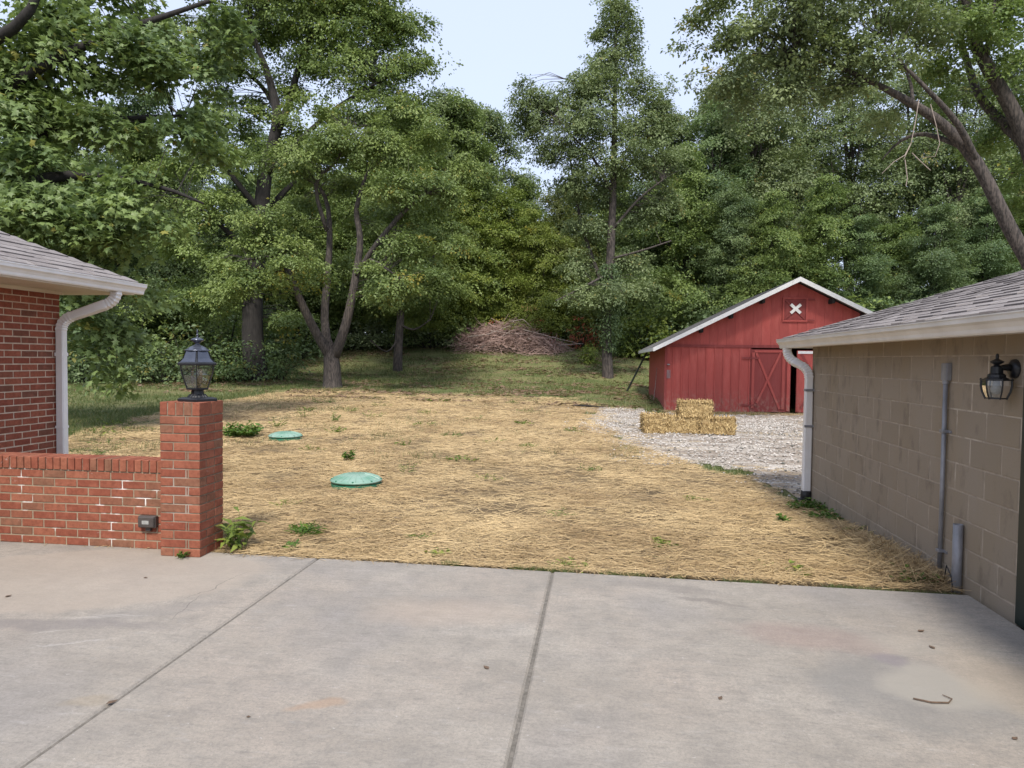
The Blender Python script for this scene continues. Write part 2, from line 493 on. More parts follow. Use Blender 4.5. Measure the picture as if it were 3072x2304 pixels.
under = (Y.ravel() < 5.25) & (Y.ravel() > -9) & (X.ravel() > -12) & (X.ravel() < 11)
Z[under] = -.2
nx, ny = len(gx), len(gy)
I = np.arange(nx * ny).reshape(ny, nx)
F = np.stack([I[:-1, :-1], I[:-1, 1:], I[1:, 1:], I[1:, :-1]], -1).reshape(-1, 4)
lawn = link(bpy.data.objects.new('lawn', np_mesh('lawn', np.stack([X.ravel(), Y.ravel(), Z], 1), F, M['lawn'], smooth=True)))
tag(lawn, 'uneven green and brown lawn rising towards the wood', kind='structure')

GRAVEL = [(-.55, 24.4), (-.5, 22), (-.16, 18), (.35, 14.4), (1.15, 12.1), (2.0, 11), (2.5, 9.85), (2.6, 9.2), (4, 8), (12, 8), (12, 24.6), (7, 24.7), (2.6, 24.5), (1.2, 24.2)]
STRAW = [(-8.6, 9.5), (-8.0, 7.8), (-5.2, 6.0), (-5.0, 5.36), (2.62, 5.36), (2.64, 9.15), (2.5, 10), (2.0, 11.2), (1.3, 12.3), (.5, 14.6), (0, 18), (-.3, 22), (.2, 24), (-.8, 26.4), (-5.5, 27.4), (-9.5, 27.6),
         (-11.3, 28.4), (-12.6, 27.2), (-12.4, 22), (-11.6, 17), (-10.8, 13)]
def gravel_amount(x, y):
    return inside(x + (fbm(x, y, 1.1, 21) - .5) * 1.3, y + (fbm(x, y, 1.3, 25) - .5) * 2.2, GRAVEL)
def straw_amount(x, y):
    e = inside(x + (fbm(x, y, .9, 11) - .5) * .9 * np.clip((y - 5.6) / 2, 0, 1), y + (fbm(x, y, 1.1, 15) - .5) * (1.2 + np.clip(y - 20, 0, 6) * .35) * np.clip((y - 5.9) / 2, 0, 1), STRAW)
    return e
def sheet(x0, x1, y0, y1, step, test, lift, rough):
    ax, ay = np.arange(x0, x1, step), np.arange(y0, y1, step)
    X, Y = np.meshgrid(ax, ay); n, m = len(ax), len(ay)
    Zs = zg(X.ravel(), Y.ravel()) + (fbm(X.ravel(), Y.ravel(), 1.6, 3) - .5) * .05 + lift + (fbm(X.ravel(), Y.ravel(), .35, 8) - .5) * rough
    I = np.arange(n * m).reshape(m, n)
    F = np.stack([I[:-1, :-1], I[:-1, 1:], I[1:, 1:], I[1:, :-1]], -1).reshape(-1, 4)
    c = np.stack([X.ravel(), Y.ravel()], 1)[F].mean(1)
    return np.stack([X.ravel(), Y.ravel(), Zs], 1), F[test(c[:, 0], c[:, 1])]
def straw_sheet_mat():
    m, nt, b = new_mat('straw_bed')
    p = pos(nt)
    warp = node(nt, 'ShaderNodeVectorRotate', {'Vector': p, 'Angle': ramp(nt, noise(nt, p, 2.1, 3), .25, .75, -1.1, 1.1)}, rotation_type='Z_AXIS').outputs[0]
    s = noise(nt, node(nt, 'ShaderNodeMapping', {0: warp, 3: (5, 42, 5)}).outputs[0], 2.0, 5, .7, .3)
    c = mix(nt, ramp(nt, s, .32, .66), (.13, .088, .048), (.41, .305, .168))
    c = mix(nt, ramp(nt, noise(nt, p, 1.3, 5, .65), .47, .64, 0, .85), c, (.17, .125, .078))
    nt.links.new(c, b.inputs['Base Color'])
    b.inputs['Roughness'].default_value = .85
    b.inputs['Specular IOR Level'].default_value = .15
    bump(nt, b, s, .9, .03)
    return m
M['straw_bed'] = straw_sheet_mat()
def gravel_mat():
    m, nt, b = new_mat('crushed_stone')
    p = pos(nt)
    v = node(nt, 'ShaderNodeTexVoronoi', {'Vector': p, 'Scale': 26.0}).outputs['Color']
    g = node(nt, 'ShaderNodeSeparateColor', {0: v}).outputs[0]
    c = mix(nt, g, (.28, .245, .205), (.62, .575, .515))
    c = mix(nt, ramp(nt, noise(nt, pos(nt, (.7, 1.4, 1)), 1.3, 6, .7), .40, .56, 0, .85), c, (.21, .165, .125))
    c = mix(nt, ramp(nt, noise(nt, p, 8, 4, .8), .56, .72, 0, .8), c, (.095, .078, .06))
    c = mix(nt, ramp(nt, noise(nt, pos(nt, (.6, 1.3, 1)), .9, 5, .6), .52, .66, 0, .75), c, (.34, .26, .15))
    nt.links.new(c, b.inputs['Base Color'])
    b.inputs['Roughness'].default_value = .95
    bump(nt, b, node(nt, 'ShaderNodeTexVoronoi', {'Vector': p, 'Scale': 26.0}).outputs['Distance'], .8, .03)
    return m
M['gravel'] = gravel_mat()
M['stone_bit'] = straw_mat('gravel_stone', (.20, .18, .155), (.52, .48, .44), (.13, .13, .11))

rng = np.random.default_rng(5)
# gravel drive: sheet with loose stones on it
gv, gf = sheet(-2.2, 12, 8.2, 25.6, .14, gravel_amount, .012, .02)
n = 10000
sx, sy = rng.uniform(-2, 7, n * 3), 8.5 + 16.5 * rng.random(n * 3) ** 1.35
keep = gravel_amount(sx, sy) | ((rng.random(len(sx)) < .12) & gravel_amount(sx + .5, sy))
sx, sy = sx[keep][:n], sy[keep][:n]; n = len(sx)
sz = zg(sx, sy) + .024
r = rng.uniform(.010, .030, n) * (1 + (sy - 9) * .02)
oct_ = np.array([(1, 0, 0), (-1, 0, 0), (0, 1, 0), (0, -1, 0), (0, 0, .7), (0, 0, -.7)], float)
of = np.array([(0, 2, 4), (2, 1, 4), (1, 3, 4), (3, 0, 4), (2, 0, 5), (1, 2, 5), (3, 1, 5), (0, 3, 5)])
sv = oct_[None] * r[:, None, None] * rng.uniform(.6, 1.3, (n, 6, 1))
a = rng.uniform(0, 6.28, n)
rx = sv[..., 0] * np.cos(a)[:, None] - sv[..., 1] * np.sin(a)[:, None]
ry = sv[..., 0] * np.sin(a)[:, None] + sv[..., 1] * np.cos(a)[:, None]
sv = np.stack([rx + sx[:, None], ry + sy[:, None], sv[..., 2] + sz[:, None]], -1).reshape(-1, 3)
sf = (of[None] + (np.arange(n) * 6)[:, None, None]).reshape(-1, 3)
gravel = link(bpy.data.objects.new('gravel_drive', np_mesh('gravel_drive', gv, gf, M['gravel'], smooth=True)))
tag(gravel, 'pale crushed stone drive in front of the red barn', kind='structure')
bits = link(bpy.data.objects.new('loose_stones', np_mesh('loose_stones', sv, sf, M['stone_bit'], tint=np.repeat(rng.random(n), 6))))
tag(bits, 'loose pale stones scattered over the gravel drive', 'gravel', kind='stuff')

# straw mulch
def ribbons(p, d, nrm, L, w, bend, tint):
    """flat stalks: base point, direction, normal, length, width"""
    s = np.cross(d, nrm); s /= np.linalg.norm(s, axis=1, keepdims=True) + 1e-9
    e = p + d * L[:, None] + nrm * bend[:, None]
    hw = (w * .5)[:, None]
    V = np.stack([p - s * hw, p + s * hw, e + s * hw * .75, e - s * hw * .75], 1).reshape(-1, 3)
    F = np.arange(len(p) * 4).reshape(-1, 4)
    return V, F, np.repeat(tint, 4)
def joined(parts):
    V, F, T, o = [], [], [], 0
    for v, f, t in parts:
        V.append(v); F.append(f + o); T.append(t); o += len(v)
    return np.concatenate(V), np.concatenate(F), np.concatenate(T)
bv, bf = sheet(-13.4, 3.2, 5.36, 29.4, .15, lambda x, y: straw_amount(x, y) & (straw_amount(x, y + 1.3) | (y < 12)) & (straw_amount(x - .8, y) | (y < 10)), .010, .03)
n = 240000
u = rng.random(n * 2)
yy = 5.33 * (28.5 / 5.33) ** (u ** 1.02)
xx = -13 + 16 * rng.random(n * 2)
half = (.85 * yy + 1.2)
keep = straw_amount(xx, yy) & (xx > -yy * .98 - 1) & (rng.random(n * 2) < np.clip(1.9 * (fbm(xx, yy, .8, 31) - .18), .12, 1) * np.clip((27.5 - yy) / 3.5 + vnoise(xx, yy, .7, 33) * .6, .1, 1))
# thin over the gravel edge
ex = rng.uniform(-1, 3, 9000); ey = rng.uniform(9, 25, 9000)
ek = gravel_amount(ex, ey) & ~gravel_amount(ex - .7, ey + .0)
# wisps past the slab edge and along the barn foot and garage foot
px = np.concatenate([xx[keep], ex[ek], rng.uniform(-3, 2.6, 900), rng.uniform(2.2, 7.5, 2500), 2.62 - np.abs(rng.normal(0, .22, 3500))])
py = np.concatenate([yy[keep], ey[ek], 5.36 - np.abs(rng.normal(0, .035, 900)), 25.05 - np.abs(rng.normal(0, .45, 2500)), rng.uniform(5.45, 8.2, 3500)])
n = len(px)
pile = np.exp(-((px - 2.45) / .3) ** 2) * np.clip((8.0 - py) / 1.5, 0, 1) * (py > 5.4)
pz = zg(px, py) + (fbm(px, py, 1.6, 3) - .5) * .05 + .016 + rng.random(n) ** 2 * .03 + pile * rng.random(n) * .10
pz = np.where(py < 5.37, np.maximum(pz, .006 + rng.random(n) * .008), pz)
dirn = rng.normal(0, 1, n) * .75 + (fbm(px, py, 1.4, 41) - .5) * 1.4 + np.where(rng.random(n) < .3, rng.uniform(-PI / 2, PI / 2, n), 0)
tilt = rng.normal(0, .10, n) + pile * rng.normal(0, .5, n)
d = np.stack([np.cos(dirn) * np.cos(tilt), np.sin(dirn) * np.cos(tilt), np.sin(tilt)], 1)
nr = np.stack([rng.normal(0, .5, n), rng.normal(-.3, .5, n), np.ones(n)], 1); nr /= np.linalg.norm(nr, axis=1, keepdims=True)
dist = np.hypot(px, py)
L = rng.uniform(.06, .24, n) * (1 + dist * .012); wd = rng.uniform(.0022, .0046, n) * (1 + np.clip(dist - 6, 0, 30) * .055)
sp = np.stack([px, py, pz], 1) - d * (L * .5)[:, None]
tint = np.clip(rng.random(n) * .7 + 1.0 * (fbm(px, py, .9, 51) - .38), 0, .92) + np.where(rng.random(n) < .04 + .5 * np.clip(fbm(px, py, .8, 57) - .58, 0, 1), 1, 0)
tint = np.clip(tint, 0, 1)
rv, rf, rt_ = ribbons(sp, d, nr, L, wd, rng.normal(0, .012, n), tint)
V = np.concatenate([bv, rv]); Fq = np.concatenate([bf, rf + len(bv)])
straw = link(bpy.data.objects.new('straw_mulch', np_mesh('straw_mulch', V, Fq, [M['straw_bed'], M['straw']], tint=np.concatenate([np.zeros(len(bv)), rt_]),
                                                          fmat=np.concatenate([np.zeros(len(bf)), np.ones(len(rf))]))))
tag(straw, 'golden loose straw mulch spread over the yard', 'straw', kind='stuff')

# grass on the lawn and the green patches in the straw
def blades(px, py, h, w, tint, lean=.35):
    n = len(px); pz = zg(px, py) + (fbm(px, py, 1.6, 3) - .5) * .05
    a = rng.uniform(0, 2 * PI, n)
    s = np.stack([np.cos(a), np.sin(a), np.zeros(n)], 1) * (w * .5)[:, None]
    tip = np.stack([rng.normal(0, lean, n), rng.normal(0, lean, n), np.ones(n)], 1) * h[:, None]
    b0 = np.stack([px, py, pz], 1)
    V = np.stack([b0 - s, b0 + s, b0 + tip], 1).reshape(-1, 3)
    return V, np.arange(n * 3).reshape(-1, 3), np.repeat(tint, 3)
n = 300000
u = rng.random(n)
yy = 9 * (50 / 9) ** (u ** .8); xx = rng.uniform(-1, 1, n) * (yy * .55 + 3) - yy * .33
xx = np.where(rng.random(n) < .15, rng.uniform(-14, -7, n), xx)
patch = fbm(xx, yy, 1.2, 61)
keep = ~gravel_amount(xx, yy) & (patch + rng.normal(0, .09, n) > .44) & ~((xx < -5.3) & (yy < 8.2)) & (xx > -yy - 2)
st = straw_amount(xx, yy)
keep &= ~st | (rng.random(n) < np.clip((fbm(xx, yy, 1.5, 71) - .51) * 1.4 + np.clip((-xx - 8.6) * .25, 0, .35), 0, .5))
keep &= ~((xx > 2.2) & (yy > 24.9) & (yy < 33.6))
xx, yy, patch = xx[keep], yy[keep], patch[keep]
n = len(xx)
h = rng.uniform(.035, .11, n) * (1 + yy * .012)
gv_, gf_, gt_ = blades(xx, yy, h, rng.uniform(.006, .012, n) * (.6 + yy * .05), np.clip(.15 + rng.random(n) * .45 + (patch - .5) * 1.0 + (rng.random(n) < .10) * .5, 0, 1), .5)
ex_ = rng.uniform(-1.2, 2.6, 5000); ex_ = ex_[vnoise(ex_, ex_ * 0, .23, 81) + .25 * vnoise(ex_, ex_ * 0, .9, 82) > .62]
ev, ef, et = blades(ex_, 5.335 - (ex_ + 3) * .022 + np.abs(rng.normal(.012, .014, len(ex_))), rng.uniform(.02, .055, len(ex_)), rng.uniform(.004, .008, len(ex_)), .2 + rng.random(len(ex_)) * .5, .6)
ev[:, 2] += .02
gv_, gf_, gt_ = np.concatenate([gv_, ev]), np.concatenate([gf_, ef + len(gv_)]), np.concatenate([gt_, et])
# fallen leaves lying in drifts on the lawn
n = 34000
yy = 24 + 22 * rng.random(n) ** 1.1; xx = rng.uniform(-1, 1, n) * (yy * .5 + 2) - yy * .25
k_ = (fbm(xx * .6, yy * 1.4, 1.5, 91) + rng.normal(0, .07, n) > .55) & ~gravel_amount(xx, yy) & ~((xx > 2.2) & (yy > 24.9) & (yy < 33.6))
xx, yy = xx[k_], yy[k_]; n = len(xx)
lc = np.stack([xx, yy, zg(xx, yy) + (fbm(xx, yy, 1.6, 3) - .5) * .05 + rng.uniform(.015, .05, n)], 1)
lr = rng.normal(0, 1, (n, 4, 3)) * np.array([.05, .05, .02]) + np.array([(-.06, -.045, 0), (.06, -.045, 0), (.06, .045, 0), (-.06, .045, 0)])[None]
litter = link(bpy.data.objects.new('leaf_litter', np_mesh('leaf_litter', (lc[:, None] + lr).reshape(-1, 3), np.arange(n * 4).reshape(-1, 4), M['leaf_dead'], tint=np.repeat(rng.random(n), 4))))
tag(litter, 'brown fallen leaves lying in drifts over the lawn', 'leaf litter', kind='stuff')
grass = link(bpy.data.objects.new('grass', np_mesh('grass', gv_, gf_, M['grass'], tint=gt_)))
tag(grass, 'short rough grass growing on the lawn', 'grass', kind='stuff')

# ------------------------------------------------------------------ concrete patio in slabs
def concrete_mat():
    m, nt, b = new_mat('stained_concrete')
    p = pos(nt)
    c = mix(nt, ramp(nt, noise(nt, pos(nt, (.8, 1.5, 1)), 1.1, 6, .6), .35, .68), (.275, .245, .208), (.36, .325, .28))
    c = mix(nt, ramp(nt, noise(nt, p, .8, 4), .46, .62, 0, .7), c, (.34, .292, .245))
    c = mix(nt, ramp(nt, noise(nt, pos(nt, (1.3, 1, 1)), .62, 3), .50, .66, 0, .6), c, (.235, .222, .215))
    c = mix(nt, ramp(nt, noise(nt, p, 5, 6, .75), .44, .66, 0, .6), c, (.20, .185, .165))
    c = mix(nt, ramp(nt, noise(nt, pos(nt, (.5, 1.6, 1)), 16, 6, .85), .50, .66, 0, .6), c, (.17, .157, .14))
    c = mix(nt, ramp(nt, noise(nt, p, 190, 2, .5), .66, .70, 0, .7), c, (.09, .08, .07))
    c = mix(nt, ramp(nt, noise(nt, pos(nt, (1, 1.3, 1)), 33, 3, .6), .67, .72, 0, .6), c, (.46, .44, .42))
    c = mix(nt, ramp(nt, noise(nt, p, 55, 6, .9), .44, .62, 0, .62), c, (.165, .152, .138))
    c = mix(nt, ramp(nt, noise(nt, pos(nt, (.6, 2.6, 1)), 9, 6, .8), .56, .78, 0, .5), c, (.41, .395, .38))
    warp = node(nt, 'ShaderNodeVectorMath', {0: p, 1: node(nt, 'ShaderNodeVectorMath', {0: node(nt, 'ShaderNodeTexNoise', {'Vector': p, 'Scale': 3.0, 'Detail': 4.0}).outputs['Color'], 'Scale': .30}, operation='SCALE').outputs[0]}, operation='ADD').outputs[0]
    def spot(x, y, rx, ry, rot=0.0, soft=.25):
        mp = node(nt, 'ShaderNodeMapping', {0: warp, 1: (x + .15, y + .15, 0), 2: (0, 0, rot), 3: (rx, ry, 1e4)}, vector_type='TEXTURE').outputs[0]
        sep = node(nt, 'ShaderNodeSeparateXYZ', {0: mp})
        d2 = math_(nt, 'ADD', math_(nt, 'POWER', sep.outputs[0], 2.0), math_(nt, 'POWER', sep.outputs[1], 2.0))
        return ramp(nt, d2, 1.0 - soft, 1.0 + soft, 1, 0)
    def stain(c, f, k, col):
        return mix(nt, math_(nt, 'MULTIPLY', f, k), c, col)
    c = stain(c, spot(-3.7, 4.6, 1.25, .72, .25, .10), .5, (.335, .285, .235))          # sandy film by the low wall
    c = stain(c, spot(-3.35, 3.72, .75, .09, .12, .6), .55, (.165, .15, .145))          # its dark tide line
    c = stain(c, spot(-2.75, 4.05, .35, .10, .6, .6), .4, (.18, .17, .16))
    c = stain(c, spot(1.55, 3.60, .42, .42, 0, .35), .48, (.18, .175, .165))              # ring left by a planter
    c = stain(c, spot(1.70, 3.68, .27, .27, 0, .35), .65, (.31, .285, .245))
    c = stain(c, spot(1.72, 4.2, .23, .15, 0, .4), .4, (.31, .28, .24))
    c = stain(c, spot(1.25, 4.25, .40, .18, -.2, .8), .38, (.24, .165, .145))
    c = stain(c, spot(1.60, 4.0, .10, .08, 0, .6), .5, (.185, .16, .175))
    c = stain(c, spot(2.15, 3.7, .25, .45, .2, .8), .4, (.35, .285, .21))
    c = stain(c, spot(-.95, 4.3, .45, .22, .1, .9), .35, (.36, .285, .225))
    c = stain(c, spot(-1.3, 3.05, .09, .04, .4, .7), .5, (.30, .2, .13))
    c = stain(c, spot(-2.35, 2.9, .1, .05, .3, .7), .35, (.25, .2, .13))
    c = stain(c, spot(.55, 5.0, .35, .08, -.25, .9), .4, (.15, .135, .125))
    c = stain(c, spot(.75, 4.75, .22, .03, -.3, .8), .5, (.135, .12, .11))
    for sx_, sy_, ln, rot in ((-2.98, 3.92, .22, .2), (-2.9, 3.5, .2, .25), (-3.2, 3.62, .12, .3), (-3.05, 3.88, .18, .16)):
        c = stain(c, spot(sx_, sy_, ln, .006, rot, .9), .35, (.46, .44, .42))
    for sx_, sy_, ln, rot in ((-2.66, 4.55, .30, 1.35), (-2.62, 4.15, .2, 1.75)):
        c = stain(c, spot(sx_, sy_, ln, .004, rot, .9), .7, (.11, .10, .09))
    nt.links.new(c, b.inputs['Base Color'])
    b.inputs['Roughness'].default_value = .82
    b.inputs['Specular IOR Level'].default_value = .3
    bump(nt, b, math_(nt, 'ADD', noise(nt, p, 120, 4, .8), noise(nt, p, 7, 3)), .35, .004)
    return m
M['concrete'] = concrete_mat()
patio = empty('patio', (0, 0, 0))
tag(patio, 'stained grey concrete patio divided by two straight joints', kind='structure')
edge = lambda x: 5.335 - (x + 3) * .022
def slab(x0, x1):
    c = .012
    poly = [(x0, -4), (x1, -4), (x1, edge(x1)), (x0, edge(x0))]
    inn = [(x0 + c, -4 + c), (x1 - c, -4 + c), (x1 - c, edge(x1) - c), (x0 + c, edge(x0) - c)]
    mb = MB()
    vs = [(x, y, -.14) for x, y in poly] + [(x, y, -c * .8) for x, y in poly] + [(x, y, 0) for x, y in inn]
    fs = [(3, 2, 1, 0), (8, 9, 10, 11)] + [(i, (i + 1) % 4, 4 + (i + 1) % 4, 4 + i) for i in range(4)] + [(4 + i, 4 + (i + 1) % 4, 8 + (i + 1) % 4, 8 + i) for i in range(4)]
    mb.add(vs, fs).build('slab', M['concrete'], patio)
slab(-8, -2.240); slab(-2.226, -.345); slab(-.325, 2.615)
M['joint'] = simple('gritty_joint_fill', (.19, .17, .145), .95, (.10, .09, .075), 40, bmp=.8, bscale=120)
for x0, x1 in ((-2.240, -2.226), (-.345, -.325)):
    MB().box(x0 + .0005, x1 - .0005, -3.99, edge(x0) - .02, -.14, -.008).build('joint_filler', M['joint'], patio)
# ------------------------------------------------------------------ brick pieces
rs = random.Random(3)
CO = .0713                                   # course height
def wob(me, amt, seed):
    r = random.Random(seed)
    for v in me.vertices:
        v.co.x += r.uniform(-amt, amt); v.co.y += r.uniform(-amt, amt); v.co.z += r.uniform(-amt, amt)
    return me
_bc = {}
def brick_mesh(l, w, h, mat):
    """brick laid along x, a few slightly uneven variants of each size"""
    k = (round(l, 3), round(w, 3), round(h, 3), mat.name, rs.randrange(3))
    if k not in _bc:
        _bc[k] = wob(MB().add(*chamfer(l / 2, w / 2, h / 2, .003)).data('brick', mat), .0012, len(_bc))
    return _bc[k]
def lay(parent, name, x0, x1, y0, y1, z0, z1, mat, jig=.0012):
    me = brick_mesh(x1 - x0, y1 - y0, z1 - z0, mat)
    o = inst(name, me, parent, ((x0 + x1) / 2 + rs.uniform(-jig, jig), (y0 + y1) / 2 + rs.uniform(-jig, jig), (z0 + z1) / 2), (0, 0, rs.uniform(-.004, .004)))
    return o

# pillar
PX0, PX1, PY0, PY1, NP = -3.505, -3.165, 5.165, 5.515, 16
pil = empty('brick_pillar', ((PX0 + PX1) / 2, (PY0 + PY1) / 2, 0))
tag(pil, 'square red brick pillar carrying a post lantern at the patio edge', 'pillar')
PH = NP * CO + .107
MB().box(PX0 + .005, PX1 - .005, PY0 + .005, PY1 - .005, -.08, PH - .006).build('mortar', M['mortar_pillar'], pil)
J = .010; bw = .095
for i in range(NP):
    z0, z1 = i * CO + .002, (i + 1) * CO - .008
    if i % 2 == 0:
        xs = [PX0, PX0 + .215, PX1 - bw - 0.0]
        lay(pil, 'brick', PX0, PX0 + .108, PY0, PY0 + bw, z0, z1, M['brick']); lay(pil, 'brick', PX0 + .118, PX1, PY0, PY0 + bw, z0, z1, M['brick'])
        lay(pil, 'brick', PX1 - bw, PX1, PY0 + bw + J, PY0 + bw + .125, z0, z1, M['brick']); lay(pil, 'brick', PX1 - bw, PX1, PY0 + bw + .135, PY1, z0, z1, M['brick'])
        lay(pil, 'brick', PX0, PX1 - bw - J, PY1 - bw, PY1, z0, z1, M['brick']); lay(pil, 'brick', PX0, PX0 + bw, PY0 + bw + J, PY1 - bw - J, z0, z1, M['brick'])
    else:
        lay(pil, 'brick', PX0, PX0 + .215, PY0, PY0 + bw, z0, z1, M['brick']); lay(pil, 'brick', PX0 + .225, PX1 - bw - J, PY0, PY0 + bw, z0, z1, M['brick'])
        lay(pil, 'brick', PX1 - bw, PX1, PY0, PY0 + .215, z0, z1, M['brick']); lay(pil, 'brick', PX1 - bw, PX1, PY0 + .225, PY1, z0, z1, M['brick'])
        lay(pil, 'brick', PX0, PX1 - bw - J, PY1 - bw, PY1, z0, z1, M['brick']); lay(pil, 'brick', PX0, PX0 + bw, PY0 + bw + J, PY1 - bw - J, z0, z1, M['brick'])
zt = NP * CO + .002
nr_ = 5; wr = (PX1 - PX0 - (nr_ - 1) * .009) / nr_
for k in range(nr_):                                             # rowlock cap
    lay(pil, 'brick', PX0 + k * (wr + .009), PX0 + k * (wr + .009) + wr, PY0 - .001, (PY0 + PY1) / 2 - .005, zt, PH, M['brick'])
    lay(pil, 'brick', PX0 + k * (wr + .009), PX0 + k * (wr + .009) + wr, (PY0 + PY1) / 2 + .005, PY1 + .001, zt, PH, M['brick'])

# low wall
LW = (-5.99, PX0 - .004)
low = empty('low_brick_wall', ((LW[0] + LW[1]) / 2, 5.43, 0))
tag(low, 'low red brick patio wall with white mineral stains between house and pillar', 'wall')
MB().box(LW[0], LW[1], 5.3345, 5.5285, -.08, .735).build('mortar', M['mortar'], low)
bl = .1985
for i in range(9):
    z0, z1 = i * CO + .002, (i + 1) * CO - .008
    for fy0, fy1 in ((5.330, 5.425), (5.437, 5.533)):
        x = LW[1] - (.04 if i % 2 else .145)
        lay(low, 'brick', x + .010, LW[1], fy0, fy1, z0, z1, M['brick'])
        while x > LW[0] + .03:
            xa = max(x - bl, LW[0])
            lay(low, 'brick', xa, x, fy0, fy1, z0, z1, M['brick'])
            x = xa - .010
x = LW[1] - .002
while x > LW[0] + .02:
    xa = max(x - .0585, LW[0])
    lay(low, 'brick', xa, x, 5.322, 5.541, 9 * CO + .002, .745, M['brick'])
    x = xa - .0095

# outlet box on the low wall
ob = empty('outlet_box', (-3.71, 5.33, .235)); tag(ob, 'dark brown weatherproof outlet box on the low brick wall', 'outlet box')
MB().cbox(-3.789, -3.632, 5.285, 5.329, .188, .288, .006).build('housing', M['dark_brown'], ob)
MB().cbox(-3.782, -3.639, 5.272, 5.286, .194, .282, .006).build('cover', M['dark_brown'], ob)
MB().box(-3.742, -3.682, 5.2685, 5.273, .222, .252).build('window', M['frosted'], ob)
MB().cbox(-3.735, -3.69, 5.3, 5.329, .155, .19, .004).build('conduit_stub', M['dark_brown'], ob)

# ------------------------------------------------------------------ lantern on the pillar
LX, LY = -3.290, 5.345
lan = empty('post_lantern', (LX, LY, PH)); tag(lan, 'black post lantern with clear glass panes standing on the brick pillar', 'lantern')
c0 = (LX, LY, 0)
RO = math.radians(-61)                 # turned so that an edge looks at the patio
mb = MB()
mb.lathe([(.150, PH + .0005), (.150, PH + .020), (.140, PH + .026), (.112, PH + .034)], c0, 4, RO)
mb.build('base', M['black_metal'], lan)
mb = MB(); mb.lathe([(.078, PH + .030), (.066, PH + .046), (.050, PH + .060), (.046, PH + .092), (.060, PH + .096), (.060, PH + .1)], c0, 16)
for k in range(18):
    a = k * 2 * PI / 18
    mb.tube([(LX + .078 * math.cos(a), LY + .078 * math.sin(a), PH + .033), (LX + .056 * math.cos(a), LY + .056 * math.sin(a), PH + .058)], .0045, 5)
mb.build('fluted_neck', M['black_metal'], lan, smooth=False)
ZB, ZT = PH + .100, 1.545
prof = [(.088, ZB), (.104, ZB + .05), (.128, ZB + .115), (.140, ZB + .165), (.143, ZT)]   # hexagon radius at height
HR = math.radians(-61)
def hexp(r, z, k): a = HR + k * PI / 3; return np.array([LX + r * math.cos(a), LY + r * math.sin(a), z])
for k in range(6):
    mb = MB()
    L_ = [hexp(r * .985, z, k) for r, z in prof]; R_ = [hexp(r * .985, z, k + 1) for r, z in prof]
    vs = L_ + R_; nn = len(prof)
    mid = np.array([LX, LY, 0])
    inn = [p + (mid - p) * np.array([.03, .03, 0]) for p in vs]
    fs = [(i, nn + i, nn + i + 1, i + 1) for i in range(nn - 1)]
    mb.add(vs, fs); mb.add(inn, [f[::-1] for f in fs])
    mb.build('glass_pane', M['glass'], lan, smooth=False)
    MB().tube([hexp(r, z, k) for r, z in prof], .0042, 6).build('frame_bar', M['black_metal'], lan)
MB().lathe([(.088, ZB - .004), (.094, ZB), (.094, ZB + .010), (.07, ZB + .010)], c0, 6, HR).build('lower_ring', M['black_metal'], lan)
mb = MB(); mb.lathe([(.150, ZT - .002), (.166, ZT + .001), (.168, ZT + .016), (.152, ZT + .026)], c0, 6, HR).build('upper_ring', M['black_metal'], lan)
rp = [(.150, ZT + .0262), (.120, ZT + .055), (.104, ZT + .095), (.095, ZT + .118)]
MB().lathe([(r - .004, z) for r, z in rp], c0, 6, HR).build('roof_core', M['black_metal'], lan)
for k in range(6):
    mb = MB(); q = []
    for r, z in rp:
        A, B = hexp(r, z, k), hexp(r, z, k + 1)
        q.append((A + (B - A) * .07, A + (B - A) * .93))
    o = (q[0][0] + q[0][1]) / 2 - np.array([LX, LY, q[0][0][2]]); o /= np.linalg.norm(o); o = o * .004
    vs = [p for pr in q for p in pr] + [p + o for pr in q for p in pr]; n8 = len(q) * 2
    fs = [(2 * i, 2 * i + 1, 2 * i + 3, 2 * i + 2) for i in range(len(q) - 1)] + [(n8 + 2 * i, n8 + 2 * i + 2, n8 + 2 * i + 3, n8 + 2 * i + 1)[::-1] for i in range(len(q) - 1)]
    mb.add(vs, fs).build('roof_panel', M['sky_sheen_metal'], lan)
z = ZT + .118
mb = MB(); mb.lathe([(.100, z - .002), (.100, z + .006), (.085, z + .010), (.066, z + .028), (.036, z + .044), (.020, z + .050), (.017, z + .062), (.030, z + .072), (.050, z + .084), (.052, z + .088), (.046, z + .098), (.026, z + .106), (.008, z + .110), (.006, z + .122), (.014, z + .128), (.006, z + .136), (.005, z + .146), (.009, z + .152), (.004, z + .170), (.0, z + .178)], c0, 20)
mb.build('finial', M['sky_sheen_metal'], lan, smooth=True)
for dx, dy in ((-.032, -.02), (.030, .0), (.0, .035)):
    p = (LX + dx, LY + dy, 0)
    so = MB().lathe([(.0, ZB + .05), (.011, ZB + .05), (.013, ZB + .055), (.013, ZB + .105), (.010, ZB + .108), (0, ZB + .108)], p, 10).tube([(LX, LY, ZB + .012), (LX + dx, LY + dy, ZB + .03), (LX + dx, LY + dy, ZB + .052)], .004, 6).build('candle_socket', M['ivory'], lan)
    MB().lathe([(.0, ZB + .108), (.010, ZB + .110), (.016, ZB + .130), (.014, ZB + .150), (.005, ZB + .172), (0, ZB + .178)], p, 10).build('bulb', M['bulb_glass'], so, smooth=True)
    MB().tube([(p[0] - .004, p[1], ZB + .115), (p[0] - .004, p[1], ZB + .155)], .002, 5).tube([(p[0] + .004, p[1], ZB + .115), (p[0] + .004, p[1], ZB + .155)], .002, 5).build('filament', M['filament'], so)

